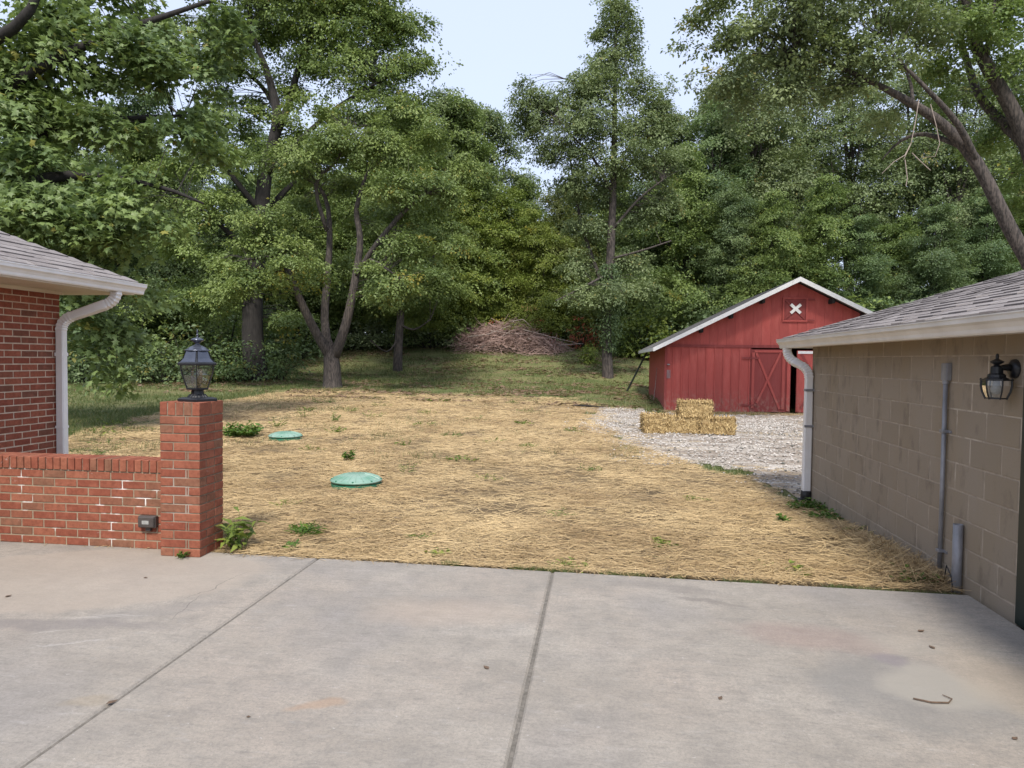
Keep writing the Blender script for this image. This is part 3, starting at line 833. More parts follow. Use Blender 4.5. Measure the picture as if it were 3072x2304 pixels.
# ------------------------------------------------------------------ roofs, gutters, downspouts
def rrect(w, h, c=.012):
    a, b = w / 2, h / 2
    return [(-a + c, -b), (a - c, -b), (a, -b + c), (a, b - c), (a - c, b), (-a + c, b), (-a, b - c), (-a, -b + c)]
def spout(path, w=.085, h=.062, ribs=()):
    """square downspout along a path of points; the elbows (index ranges) are crimped"""
    pts = [np.array(p, float) for p in path]; out, pf = [], []
    for i, p in enumerate(pts):
        out.append(p); k = 1.0
        if any(a <= i <= b for a, b in ribs): k = 1.05 if i % 2 else .93
        pf.append(rrect(w * k, h * k))
    return out, pf
def bend(p0, p1, p2, r, n=7):
    """rounded corner at p1"""
    p0, p1, p2 = map(lambda p: np.array(p, float), (p0, p1, p2))
    a = p1 + (p0 - p1) / np.linalg.norm(p0 - p1) * r; b = p1 + (p2 - p1) / np.linalg.norm(p2 - p1) * r
    return [(1 - t) ** 2 * a + 2 * t * (1 - t) * p1 + t * t * b for t in np.linspace(0, 1, n)]
_sh = {}
def shingle_field(parent, corner, xs, ys_len, pitch, name_mat, n_named, seed, sgn):
    """courses of shingle tabs on the roof face that rises from the eave (along -Y from the corner) towards sgn*X; hip at the corner runs at 45 degrees"""
    r = random.Random(seed)
    ex, tab, th = .135, .24, .007
    ang = math.atan(pitch); ca, sa = math.cos(ang), math.sin(ang)
    items = []
    for i in range(int(xs / (ex * ca))):
        run = i * ex * ca                                    # horizontal distance in from the eave
        y = corner[1] - run - ex * ca * .4
        first = True
        y += 0 if first else 0
        y_end = corner[1] - ys_len + run
        while y > y_end:
            wl = tab * r.uniform(.45, 1.15)
            items.append((i, run, y - wl / 2, wl))
            y -= wl + .004
    def mesh_for(v):
        if v not in _sh:
            l = ex * (1.35)
            mb = MB(); e = th * (1 + .6 * v)
            mb.add([(0, -.5, e), (0, .5, e), (l, .5, .001), (l, -.5, .001), (0, -.5, 0), (0, .5, 0), (l, .5, 0), (l, -.5, 0)],
                   [(0, 1, 2, 3)[::-1], (4, 5, 6, 7), (0, 4, 5, 1)[::-1], (0, 3, 7, 4)[::-1], (1, 5, 6, 2)[::-1]])
            _sh[v] = mb.data('shingle', M[name_mat])
        return _sh[v]
    near = sorted(items, key=lambda t: (t[2] - 0) ** 2 * 1.0 + (corner[0] + sgn * t[1]) ** 2 + t[1] * 6)
    # the named ones: those in view, largest first
    vis = [t for t in near if t[2] > (3.2 if sgn > 0 else 4.6)]
    named = set(map(id, vis[:n_named])); rest = MB()
    off = origin(parent)
    for t in items:
        i, run, yc, wl = t
        p = (corner[0] + sgn * run, yc, corner[2] + run * pitch + .004)
        v = r.randrange(3)
        if id(t) in named:
            rot = (0, -ang, 0) if sgn > 0 else (0, PI + ang, 0)
            o = inst('shingle', mesh_for(v), parent, p, (0, -ang, 0) if sgn > 0 else (0, -ang, PI), (1, wl, 1))
            if sgn < 0: o.rotation_euler = Matrix.Rotation(PI, 4, 'Z').to_euler(); o.matrix_local = Matrix.Translation(o.location) @ Matrix.Rotation(PI, 4, 'Z') @ Matrix.Rotation(-ang, 4, 'Y') @ Matrix.Diagonal((1, wl, 1, 1))
        else:
            l = ex * 1.35; e = th * (1 + .6 * v)
            q = lambda a, b, c: (p[0] + sgn * (a * ca - c * sa), p[1] + b, p[2] + a * sa + c * ca)
            rest.add([q(0, -wl / 2, e), q(0, wl / 2, e), q(l, wl / 2, .001), q(l, -wl / 2, .001), q(0, -wl / 2, 0), q(0, wl / 2, 0)],
                     [(0, 1, 2, 3), (0, 4, 5, 1)])
    o = rest.build('shingle_field', M[name_mat], parent); o['kind'] = 'stuff'
def hip_deck(x0, x1, y0, y1, z, pitch):
    """closed hip roof over the rectangle, eaves at height z"""
    w = min(x1 - x0, y1 - y0) / 2; h = w * pitch
    if x1 - x0 < y1 - y0: R0, R1 = ((x0 + x1) / 2, y0 + w, z + h), ((x0 + x1) / 2, y1 - w, z + h)
    else: R0, R1 = (x0 + w, (y0 + y1) / 2, z + h), (x1 - w, (y0 + y1) / 2, z + h)
    vs = [(x0, y0, z), (x1, y0, z), (x1, y1, z), (x0, y1, z), R0, R1]
    if x1 - x0 < y1 - y0: fs = [(0, 1, 4), (1, 2, 5, 4), (2, 3, 5), (3, 0, 4, 5), (3, 2, 1, 0)]
    else: fs = [(0, 1, 5, 4), (1, 2, 5), (2, 3, 4, 5), (3, 0, 4), (3, 2, 1, 0)]
    return MB().add(vs, fs)
def gutter(mb, x, sgn, y0, y1, z):
    """K-style gutter along y; x is the fascia face, sgn the outward side, z the bottom"""
    pr = [(0, 0), (.070, 0), (.078, .012), (.082, .035), (.098, .062), (.116, .078), (.118, .108), (.124, .110), (.124, .119), (.108, .119), (.108, .112), (.004, .112), (0, .112)]
    return mb.prism([(x + sgn * a, z + b) for a, b in pr], y0, y1, 'y')

# ------------------------------------------------------------------ brick house on the left
house = empty('brick_house', (-9, 3, 0)); tag(house, 'single storey red brick house with grey shingle hip roof and white gutter', 'house')
HX, HY = -6.0, 7.075
MB().box(-13, HX - .004, -2, HY - .004, -.1, 2.40).build('mortar', M['mortar_house'], house)
bw, bl = .09, .1985
left_over = MB(); cnt = 0
for i in range(33):
    z0, z1 = i * CO + .002 - .05, (i + 1) * CO - .010 - .05
    y = HY - (0 if i % 2 == 0 else .0)
    first = bl if i % 2 == 0 else .095
    k = 0
    while y > 2.0:
        ya = y - (first if k == 0 else bl)
        if y > 5.55 and z0 > .5:
            me = brick_mesh(y - ya, bw, z1 - z0, M['brick_house'])
            inst('brick', me, house, (HX - bw / 2 + rs.uniform(-.0012, .0012), (y + ya) / 2, (z0 + z1) / 2), (0, 0, PI / 2))
        else:
            left_over.box(HX - bw, HX, ya, y, z0, z1)
        y = ya - .012; k += 1
o = left_over.build('brickwork', M['brick_house'], house); o['kind'] = 'stuff'
MB().box(HX - .02, HX + .02, -2, HY + .02, 2.285, 2.322).build('frieze_board', M['soffit'], house)
EX, EY, EZ = -5.42, 7.53, 2.368
MB().box(-13.6, EX - .03, -2.6, EY - .03, EZ - .045, EZ - .02).build('soffit', M['soffit'], house)
MB().box(EX - .029, EX, -2.6, EY, EZ - .045, EZ + .085).box(-13.6, EX - .0295, EY - .029, EY - .001, EZ - .044, EZ + .084).build('fascia', M['white_metal'], house)
gutter(MB(), EX + .001, 1, -2.5, EY + .06, EZ - .035).build('gutter', M['white_metal'], house)
roof = hip_deck(-13.62, EX + .04, -2.62, EY + .05, EZ + .09, .47).build('roof', M['shingle'], house)
shingle_field(house, (EX + .045, EY + .05, EZ + .092), 4.0, 10.2, .47, 'shingle', 190, 5, -1)
# downspout: out of the gutter, back to the wall, down the corner
S0, S1, S2, S3 = (-5.395, 7.19, EZ - .04), (-5.40, 7.19, 2.225), (-5.945, 7.03, 2.00), (-5.945, 7.03, -.02)
pts = [S0] + bend(S0, S1, S2, .12, 13) + bend(S1, S2, S3, .12, 13) + [S3]
path, pf = spout(pts, .105, .080, ((1, 13), (14, 26)))
ds = MB().sweep(path, pf, hint=(0, 1, 0)).build('downspout', M['white_metal'], house)
MB().box(-5.992, -5.90, 6.985, 7.075, .80, .825).build('strap', M['white_metal'], ds)
MB().box(-5.992, -5.90, 6.985, 7.075, 1.60, 1.64).build('strap', M['white_metal'], ds)

# ------------------------------------------------------------------ block garage on the right
gar = empty('block_garage', (6, 5, 0)); tag(gar, 'tan painted concrete block garage with grey shingle hip roof and bounce-toned beige gutter', 'garage')
GX, GY = 2.66, 9.155
MB().box(GX + .003, 9.5, 4.74, GY - .003, -.4, 1.93).build('mortar', M['mortar_block'], gar)
MB().box(GX + .03, 9.5, -2, 4.739, -.4, 1.93).build('door_panel', M['dark_green'], gar)
bme = [wob(MB().add(*chamfer(.1922, .097, .0958, .004)).data('block', M['block']), .0008, 50 + k) for k in range(3)]
z = -.315; row = 0
rb = random.Random(8)
while z < 1.85:
    y = GY - (0 if row % 2 else .2); first = True
    if not row % 2:
        inst('block', bme[rb.randrange(3)], gar, (GX + .097, GY - .097, z + .1), (0, 0, PI / 2), (.5, 1, 1))
    while y > 4.76:
        ya = max(y - .393, 4.745)
        inst('block', bme[rb.randrange(3)], gar, (GX + .097 + rb.uniform(-.0012, .0012), (y + ya) / 2 + .003, z + .1), (0, 0, PI / 2), ((y - ya) / .393 * .995, 1, 1))
        y = ya - .007
    z += .2005; row += 1
MB().cbox(GX - .012, GX + .04, 4.56, 4.735, -.02, 1.93, .004).build('door_frame', M['dark_green'], gar)
GEX, GEY, GEZ = 2.425, 9.50, 1.845
MB().box(GEX + .03, 10.1, -2.6, GEY - .03, GEZ - .02, GEZ + .0).build('soffit', M['soffit'], gar)
MB().box(GEX, GEX + .029, -2.6, GEY, GEZ - .03, GEZ + .085).box(GEX + .0295, 10.1, GEY - .029, GEY - .001, GEZ - .029, GEZ + .084).build('fascia', M['white_metal'], gar)
M['gutter_bounce_beige'] = simple('bounce_toned_gutter', (.74, .70, .65), .4, (.62, .575, .52), 3)  # beige of bounced light put into this gutter's colour
gutter(MB(), GEX - .001, -1, -2.5, GEY + .03, GEZ - .035).build('gutter', M['gutter_bounce_beige'], gar)
hip_deck(GEX - .04, 10.14, -2.64, GEY + .05, GEZ + .09, .345).build('roof', M['shingle'], gar)
shingle_field(gar, (GEX - .045, GEY + .05, GEZ + .092), 3.7, 12.1, .345, 'shingle', 290, 6, 1)
S0, S1, S2, S3 = (2.375, 9.26, GEZ - .04), (2.375, 9.26, 1.69), (2.603, 9.085, 1.54), (2.603, 9.085, .0)
pts = [S0] + bend(S0, S1, S2, .11, 13) + bend(S1, S2, S3, .11, 13) + [(2.603, 9.085, .8), S3]
path, pf = spout(pts, .098, .078, ((1, 13), (14, 26)))
ds = MB().sweep(path, pf, hint=(0, 1, 0)).build('downspout', M['white_metal'], gar)
MB().box(2.555, 2.662, 9.038, 9.132, .82, .848).build('strap', M['grey_metal'], ds)
MB().box(2.555, 2.66, 9.038, 9.132, 1.27, 1.30).build('strap', M['grey_metal'], ds)
MB().lathe([(.062, -.22), (.066, .0), (.058, .045), (.052, .05)], (2.603, 9.085, -.03), 14).tube([(2.603, 9.085, -.1), (2.45, 8.98, -.14), (2.3, 8.9, -.2)], .05, 10).build('drain_boot', M['black_plastic'], ds)

# conduit with box
con = empty('conduit', (2.64, 5.70, -.1)); tag(con, 'grey metal conduit with a box at its top on the block wall', 'conduit')
MB().tube([(2.635, 5.695, 1.50), (2.635, 5.695, -.12)], .0165, 12).build('pipe', M['grey_metal'], con, smooth=True)
MB().tube([(2.635, 5.695, 1.505), (2.635, 5.695, 1.475)], .023, 12).build('coupling', M['grey_metal'], con)
MB().cbox(2.622, 2.659, 5.655, 5.735, 1.50, 1.635, .004).build('box', M['grey_metal'], con)
MB().cbox(2.616, 2.6215, 5.658, 5.732, 1.503, 1.632, .002).build('cover', M['grey_metal'], con)
for zz in (1.11, .185):
    MB().cbox(2.612, 2.659, 5.668, 5.722, zz - .012, zz + .012, .003).box(2.652, 2.6595, 5.63, 5.70, zz - .010, zz + .010).build('clamp', M['grey_metal'], con)
st = empty('pipe_stub', (2.63, 5.40, -.1)); tag(st, 'short open grey pipe stub standing against the block wall', 'pipe')
mb = MB(); mb.lathe([(.033, -.15), (.033, .455), (.027, .455), (.027, .30)], (2.622, 5.41, 0), 16); mb.build('pipe', M['grey_metal'], st, smooth=True)
MB().tube([(2.60, 5.55, -.02), (2.585, 5.48, .13), (2.585, 5.41, .07), (2.59, 5.38, -.05)], .004, 5).build('wire', M['black_plastic'], st)

# wall lantern
WY, WZ = 4.845, 1.60
wl_ = empty('wall_lantern', (GX, WY, WZ)); tag(wl_, 'black curved wall lantern mounted on the tan block wall', 'lantern')
mb = MB(); k = len(mb.v); n = 18
for i, (r, x) in enumerate([(.0, GX - .036), (.035, GX - .034), (.058, GX - .018), (.060, GX - .001)]):
    for j in range(n):
        a = 2 * PI * j / n; mb.v.append((x, WY + r * math.cos(a), WZ + r * 1.05 * math.sin(a)))
for i in range(3):
    for j in range(n): mb.f.append((i * n + j, i * n + (j + 1) % n, (i + 1) * n + (j + 1) % n, (i + 1) * n + j))
mb.build('wall_plate', M['black_metal'], wl_, smooth=True)
WX = GX - .112
MB().tube([(GX - .03, WY, WZ + .01), (GX - .07, WY, WZ + .008), (GX - .095, WY, WZ + .003), (WX, WY, WZ - .003)], [.026, .020, .018, .02], 10).build('arm', M['black_metal'], wl_, smooth=True)
mb = MB(); mb.lathe([(.0, -.095 + .02), (.050, -.073), (.066, -.070), (.066, -.062), (.052, -.056), (.050, -.038), (.036, -.030), (.034, .012), (.024, .018), (.014, .024), (.040, .042), (.041, .046), (.016, .060), (.009, .064), (.010, .086), (.006, .096), (0, .099)], (WX, WY, WZ), 14); mb.build('cap', M['black_metal'], wl_, smooth=False)
WR = math.radians(25)
def hx(r, z, k): a = WR + k * PI / 3; return np.array([WX + r * math.cos(a), WY + r * math.sin(a), WZ + z])
wp = [(.084, -.072), (.086, -.11), (.078, -.15), (.060, -.192)]
for k in range(6):
    mb = MB(); vs = [hx(r * .97, z, k) for r, z in wp] + [hx(r * .97, z, k + 1) for r, z in wp]
    mb.add(vs, [(i, 4 + i, 5 + i, i + 1) for i in range(3)]).build('glass_pane', M['glass'], wl_)
    MB().tube([hx(.086, -.062, k)] + [hx(r, z, k) for r, z in wp] + [hx(.058, -.198, k)], .0048, 6).build('frame_bar', M['black_metal'], wl_)
MB().lathe([(.082, -.078), (.092, -.076), (.092, -.068), (.06, -.066)], (WX, WY, WZ), 6, WR).build('upper_ring', M['black_metal'], wl_)
mb = MB()
for k in range(6): mb.tube([hx(.060, -.192, k), hx(.060, -.192, k + 1)], .0045, 5)
mb.build('lower_ring', M['black_metal'], wl_)
MB().lathe([(0, -.074), (.018, -.076), (.020, -.10), (.032, -.125), (.030, -.15), (.016, -.165), (0, -.168)], (WX, WY, WZ), 12).build('bulb', M['frosted'], wl_, smooth=True)

# ------------------------------------------------------------------ red barn
BX0, BX1, BY0, BY1, BZ = 2.32, 11.05, 25.2, 33.4, -.45
RX, RZ, RS = 6.685, 4.50, .503
barn = empty('red_barn', (RX, 29, -.1)); tag(barn, 'weathered red wooden barn with white roof edge and white painted cross', 'barn')
top = lambda x: RZ - .06 - RS * abs(x - RX)
bx = [2.326, 2.587, 2.880, 3.165, 3.444, 3.735, 4.026, 4.319, 4.595, 4.883, 5.20]
for a, b_ in zip(bx[:-1], bx[1:]):
    MB().box(a + .0015, b_ - .0015, BY0 + rs.uniform(-.003, .003), BY0 + .03, BZ, 2.14).build('board', M['barn'], barn)
for x in bx[1:]:
    MB().box(x - .018, x + .018, BY0 - .030, BY0 - .0035, BZ + .2, 2.135).build('batten', M['barn'], barn)
MB().box(BX0 - .03, BX0 + .045, BY0 - .03, BY0 - .004, BZ, 2.12).build('corner_board', M['barn_trim'], barn)
MB().box(BX0 - .005, BX1, BY0 - .035, BY0 + .028, 2.1405, 2.235).build('band_board', M['barn_trim'], barn)
x = BX0
while x < BX1 - .01:                                              # gable planks cut to the roof line
    xb = min(x + .298, BX1); a, b_ = x + .002, xb - .002
    poly = [(a, 2.2355), (b_, 2.2355), (b_, max(top(b_), 2.24))]
    if a < RX < b_: poly.append((RX, top(RX)))
    poly.append((a, max(top(a), 2.24)))
    MB().prism(poly, BY0 + rs.uniform(-.002, .002), BY0 + .03, 'y').build('gable_board', M['barn'], barn)
    x = xb
MB().box(BX0, BX0 + .03, BY0 + .031, BY1, BZ, 2.3).build('side_wall', M['barn'], barn)
MB().box(BX1 - .03, BX1, BY0 + .031, BY1, BZ, 2.3).build('side_wall', M['barn'], barn)
MB().prism([(BX0 + .031, BZ), (BX1 - .031, BZ), (BX1 - .031, 2.2), (RX, RZ - .1), (BX0 + .031, 2.2)], BY1 - .03, BY1, 'y').build('back_wall', M['barn'], barn)
MB().box(8.25, BX1, BY0, BY0 + .03, BZ, 2.14).build('board', M['barn'], barn)
# closed door
DX0, DX1 = 5.26, 6.60
dr = MB().box(DX0, DX1, BY0 - .012, BY0 + .024, -.10, 2.085).build('door', M['barn_trim'], barn)
MB().box(5.222, 5.258, BY0 - .02, BY0 + .03, BZ, 2.135).build('door_jamb', M['barn_trim'], barn)
y0, y1 = BY0 - .052, BY0 - .0125
MB().box(DX0 + .10, 6.40, y0, y1, 1.98, 2.06).build('rail', M['barn'], dr)
MB().box(DX0 + .02, DX0 + .115, y0 + .004, y1, .02, 1.9795).build('stile', M['barn'], dr)
MB().box(6.30, 6.40, y0, y1, .0, 1.9795).build('stile', M['barn'], dr)
MB().box(6.47, 6.575, y0 + .002, y1, -.05, 2.07).build('stile', M['barn'], dr)
def strip(mb, p, q, w, ya, yb):
    d = np.array([q[0] - p[0], q[1] - p[1]]); L = np.linalg.norm(d); d /= L; s = np.array([-d[1], d[0]]) * w / 2
    c = [(p[0] + s[0], p[1] + s[1]), (p[0] - s[0], p[1] - s[1]), (q[0] - s[0], q[1] - s[1]), (q[0] + s[0], q[1] + s[1])]
    return mb.prism(c[::-1], ya, yb, 'y')
strip(MB(), (5.43, 1.965), (6.25, .0), .075, y0 + .006, y1).build('brace', M['barn'], dr)
strip(MB(), (6.25, 1.965), (5.47, .20), .075, y0 + .001, y1 - .001).build('brace', M['barn'], dr)
for zz in (1.78, .14):
    MB().box(4.95, 5.52, BY0 - .062, BY0 - .053, zz - .03, zz + .03).tube([(5.24, BY0 - .05, zz - .06), (5.24, BY0 - .05, zz + .06)], .022, 8).build('hinge', M['barn_trim'], dr)
# the second leaf, a little ajar
d2 = empty('door', (6.79, BY0 - .03, 1.0), math.radians(-7), None)
d2.parent = barn; d2.location = tuple(np.array((6.79, BY0 - .03, 1.0)) - origin(barn))
def part2(mb, nm, mt):
    o = bpy.data.objects.new(nm, mb.data(nm, mt)); o.parent = d2; COL.objects.link(o)
part2(MB().box(0, 1.38, 0, .035, -1.09, 1.06), 'door_leaf', M['barn'])
part2(MB().box(.03, 1.34, -.024, -.0005, .95, 1.04), 'rail', M['trim_white'])
part2(MB().box(.02, .11, -.024, -.0005, -1.05, .949), 'stile', M['barn'])
part2(strip(MB(), (.15, .93), (1.2, -.95), .08, -.02, -.0005), 'brace', M['barn_trim'])
part2(strip(MB(), (.15, -.95), (1.2, .93), .08, -.024, -.0215), 'brace', M['barn_trim'])
# loft hatch with the white cross
hx0, hx1, hz0, hz1 = 6.265, 7.11, 3.055, 3.90
ht = MB().box(hx0, hx1, BY0 - .018, BY0 - .0035, hz0, hz1).build('loft_hatch', M['barn_trim'], barn)
ya, yb = BY0 - .058, BY0 - .0185
for a in ((hx0, hx1, hz1 - .06, hz1), (hx0, hx1, hz0, hz0 + .06), (hx0, hx0 + .06, hz0 + .0605, hz1 - .0605), (hx1 - .06, hx1, hz0 + .0605, hz1 - .0605)):
    MB().box(a[0], a[1], ya, yb, a[2], a[3]).build('hatch_rail', M['barn'], ht)
strip(MB(), (hx0 + .08, hz1 - .08), (hx1 - .08, hz0 + .08), .045, ya + .006, yb).build('brace', M['barn_trim'], ht)
strip(MB(), (hx0 + .08, hz0 + .08), (hx1 - .08, hz1 - .08), .045, ya + .003, yb - .001).build('brace', M['barn_trim'], ht)
cxh, czh = 6.70, 3.505
strip(MB(), (cxh - .165, czh + .15), (cxh + .165, czh - .15), .10, ya - .012, ya - .001).build('white_cross_arm', M['trim_white'], ht)
strip(MB(), (cxh - .165, czh - .15), (cxh + .165, czh + .15), .10, ya - .016, ya - .0125).build('white_cross_arm', M['trim_white'], ht)
for zz in (hz1 - .08, hz0 + .05):
    MB().box(hx1 - .02, hx1 + .22, ya - .008, ya - .0005, zz - .028, zz + .028).build('hinge', M['barn_trim'], ht)
# roof
OV, EYV = .60, .47
XE0, XE1 = BX0 - EYV, BX1 + EYV
zr = lambda x: RZ + .04 - RS * abs(x - RX)
for xe in (XE0, XE1):
    poly = [(RX, zr(RX)), (xe, zr(xe)), (xe, zr(xe) - .04), (RX, zr(RX) - .04)]
    if xe > RX: poly = poly[::-1]
    rf = MB().prism(poly, BY0 - OV + .04, BY1 + .5, 'y').build('roof', M['barn_shingle'], barn)
    mb = MB(); s = 1 if xe > RX else -1; nc = 36
    for k in range(nc):
        xa = xe + (RX - xe) * k / nc; xb = xe + (RX - xe) * (k + 1.3) / nc
        mb.add([(xa, BY0 - OV + .02, zr(xa) + .022), (xb, BY0 - OV + .02, zr(xb) + .012), (xb, BY1 + .5, zr(xb) + .012), (xa, BY1 + .5, zr(xa) + .022), (xa, BY0 - OV + .02, zr(xa) + .004), (xa, BY1 + .5, zr(xa) + .004)],
               [(0, 1, 2, 3), (4, 0, 3, 5)])
    o = mb.build('shingle_course', M['barn_shingle'], rf); o['kind'] = 'stuff'
    po = [(RX, zr(RX) + .01), (xe, zr(xe) + .01), (xe, zr(xe) - .135), (RX, zr(RX) - .150)]
    if xe > RX: po = po[::-1]
    MB().prism(po, BY0 - OV, BY0 - OV + .03, 'y').build('rake_board', M['trim_white'], barn)
    MB().box(min(xe, xe + s * .02), max(xe, xe + s * .02), BY0 - OV + .031, BY1 + .5, zr(xe) - .12, zr(xe)).build('eave_board', M['trim_white'], barn)
for x in (3.50, 4.50, 5.54, 7.83, 8.87, 9.87):
    zt_ = zr(x) - .13
    MB().box(x - .045, x + .045, BY0 - .45, BY0 - .001, zt_ - .16, zt_).build('purlin_end', M['bark_dark'], barn)
# fixtures on the barn corner
th = empty('wall_thermometer', (2.42, BY0 - .03, 1.2)); tag(th, 'small pale weathered thermometer strip on the barn corner', 'thermometer')
for k in range(3): MB().box(2.375 + k * .045, 2.395 + k * .045, BY0 - .045, BY0 - .031, 1.03, 1.33).build('strip', M['grey_metal'], th)
MB().lathe([(0, 0), (.05, .0), (.05, .03), (.03, .045), (0, .05)], (2.42, BY0 - .06, 1.50), 12).build('dial', M['grey_metal'], th)
# pole leaning on the eave, stick against the side wall
pp = MB().tube([(1.30, 33.8, gz(1.30, 33.8) - .05), (2.18, 33.2, 2.05)], [.05, .045], 8).build('leaning_pole', M['dark_green'], None, loc=(1.3, 33.8, gz(1.3, 33.8)))
tag(pp, 'dark straight pole leaning against the eave of the barn', 'pole')
sk = MB().tube([(2.1, 27.5, gz(2.1, 27.5) - .02), (2.22, 28.2, .7), (2.31, 28.9, 1.35)], [.014, .012, .008], 6).build('stick', M['bark_pale'], None, loc=(2.1, 27.5, 0))
tag(sk, 'thin bent stick leaning on the shaded side of the barn', 'stick')

# ------------------------------------------------------------------ straw bales
def bale(name_label, cx, cy, z0, lx, ly, lz, rz, seed):
    r = np.random.default_rng(seed)
    t = empty('straw_bale', (cx, cy, z0), rz); tag(t, name_label, 'straw bale', 'straw bales stacked on the gravel')
    g = 10
    V, F = [], []
    for ax in range(3):                                             # lumpy block
        for sg in (-1, 1):
            b0 = len(V)
            for i in range(g + 1):
                for j in range(g + 1):
                    u_, v_ = i / g * 2 - 1, j / g * 2 - 1
                    p = [0, 0, 0]; p[ax] = sg; p[(ax + 1) % 3] = u_; p[(ax + 2) % 3] = v_
                    q = np.array(p) * np.array([lx, ly, lz]) / 2
                    q *= 1 - .035 * np.linalg.norm(np.clip(np.abs(p), .75, 1) - .75) / .43
                    q += .012 * np.sin(q[[1, 2, 0]] * 31 + seed) + .008 * np.sin(q[[2, 0, 1]] * 67 + seed * 2)
                    V.append(q + np.array([0, 0, lz / 2]))
            for i in range(g):
                for j in range(g):
                    a = b0 + i * (g + 1) + j; q = (a, a + g + 1, a + g + 2, a + 1)
                    F.append(q if sg > 0 else q[::-1])
    o = bpy.data.objects.new('straw_block', np_mesh('straw_block', np.array(V), np.array(F), M['hay'], tint=r.random(len(V)) * .5)); link(o, t)
    n = 4200                                                         # stalks combed along and sticking out
    ax = r.choice(3, n, p=[.3, .35, .35]); sg = r.choice([-1, 1], n)
    P = r.uniform(-1, 1, (n, 3)); P[np.arange(n), ax] = sg
    nrm = np.zeros((n, 3)); nrm[np.arange(n), ax] = sg
    P = P * np.array([lx, ly, lz]) / 2 + np.array([0, 0, lz / 2]) + nrm * r.uniform(-.01, .014, (n, 1))
    d_ = r.normal(0, 1, (n, 3)) * np.array([.35, .5, 1.0]); d_ -= nrm * (d_ * nrm).sum(1, keepdims=True); d_ += nrm * r.uniform(-.05, .45, (n, 1)) * (r.random((n, 1)) < .35)
    d_ /= np.linalg.norm(d_, axis=1, keepdims=True)
    L = r.uniform(.06, .17, n)
    v, f, tt = ribbons(P - d_ * L[:, None] * .5, d_, nrm + r.normal(0, .4, (n, 3)), L, r.uniform(.008, .018, n), r.normal(0, .008, n), np.clip(r.random(n) * .9 + (r.random(n) < .05), 0, 1))
    v[:, 2] = np.maximum(v[:, 2], .004)
    o = bpy.data.objects.new('loose_stalks', np_mesh('loose_stalks', v, f, M['hay'], tint=tt)); link(o, t); o['kind'] = 'stuff'
b0 = gz(2, 15.9) + .014
bale('golden straw bale turned end on, beside the gap in the row', 1.23, 16.15, b0, .46, .85, .36, math.radians(2), 1)
bale('golden straw bale lying lengthwise between the other two of the bottom row', 1.87, 16.12, b0, .80, .46, .36, math.radians(-3), 2)
bale('golden straw bale lying lengthwise at the barn door end of the row', 2.63, 16.02, b0, .74, .46, .345, math.radians(-5), 3)
bale('golden straw bale stacked on top of the row', 2.15, 16.12, b0 + .362, .72, .48, .34, math.radians(-2), 4)

# ------------------------------------------------------------------ septic lids
M['lid'] = simple('sky_paled_green_plastic', (.23, .34, .28), .42, (.11, .25, .18), 4, (1, 1, 3), lo=.40, hi=.70)  # pale dome tone: sky reflection put into the green
M['lid_rim'] = simple('green_plastic_rim', (.02, .15, .085), .45, (.045, .20, .12), 9)
def lid(label, x, y, seed):
    z = gz(x, y) + .008
    t = empty('septic_lid', (x, y, z)); tag(t, label, 'septic lid')
    MB().lathe([(.318, -.05), (.320, .030), (.308, .034), (.308, .060)], (x, y, z), 40).build('riser', M['lid_rim'], t, smooth=False)
    d = MB().lathe([(.290, .055), (.327, .056), (.330, .072), (.322, .078), (.290, .098), (.20, .132), (.10, .150), (0.02, .155), (0, .155)], (x, y, z), 40).build('dome', M['lid'], t, smooth=True)
    for k in range(20):
        a = k * 2 * PI / 20
        MB().tube([(x + r * math.cos(a), y + r * math.sin(a), z + zz) for r, zz in ((.305, .089), (.285, .100), (.20, .130), (.11, .146))], .007, 5).build('rib', M['lid'], d)
    for k in range(8):
        a = k * 2 * PI / 8 + .2
        MB().lathe([(.012, .078), (.012, .092), (0, .094)], (x + .312 * math.cos(a), y + .312 * math.sin(a), z), 8).build('bolt', M['lid_rim'], d)
lid('green domed plastic septic lid in the straw, showing its dark green rim', -3.10, 8.60, 1)
lid('sky-paled green domed septic lid sunk in the straw beside the leafy weed clump', -6.19, 13.1, 2)
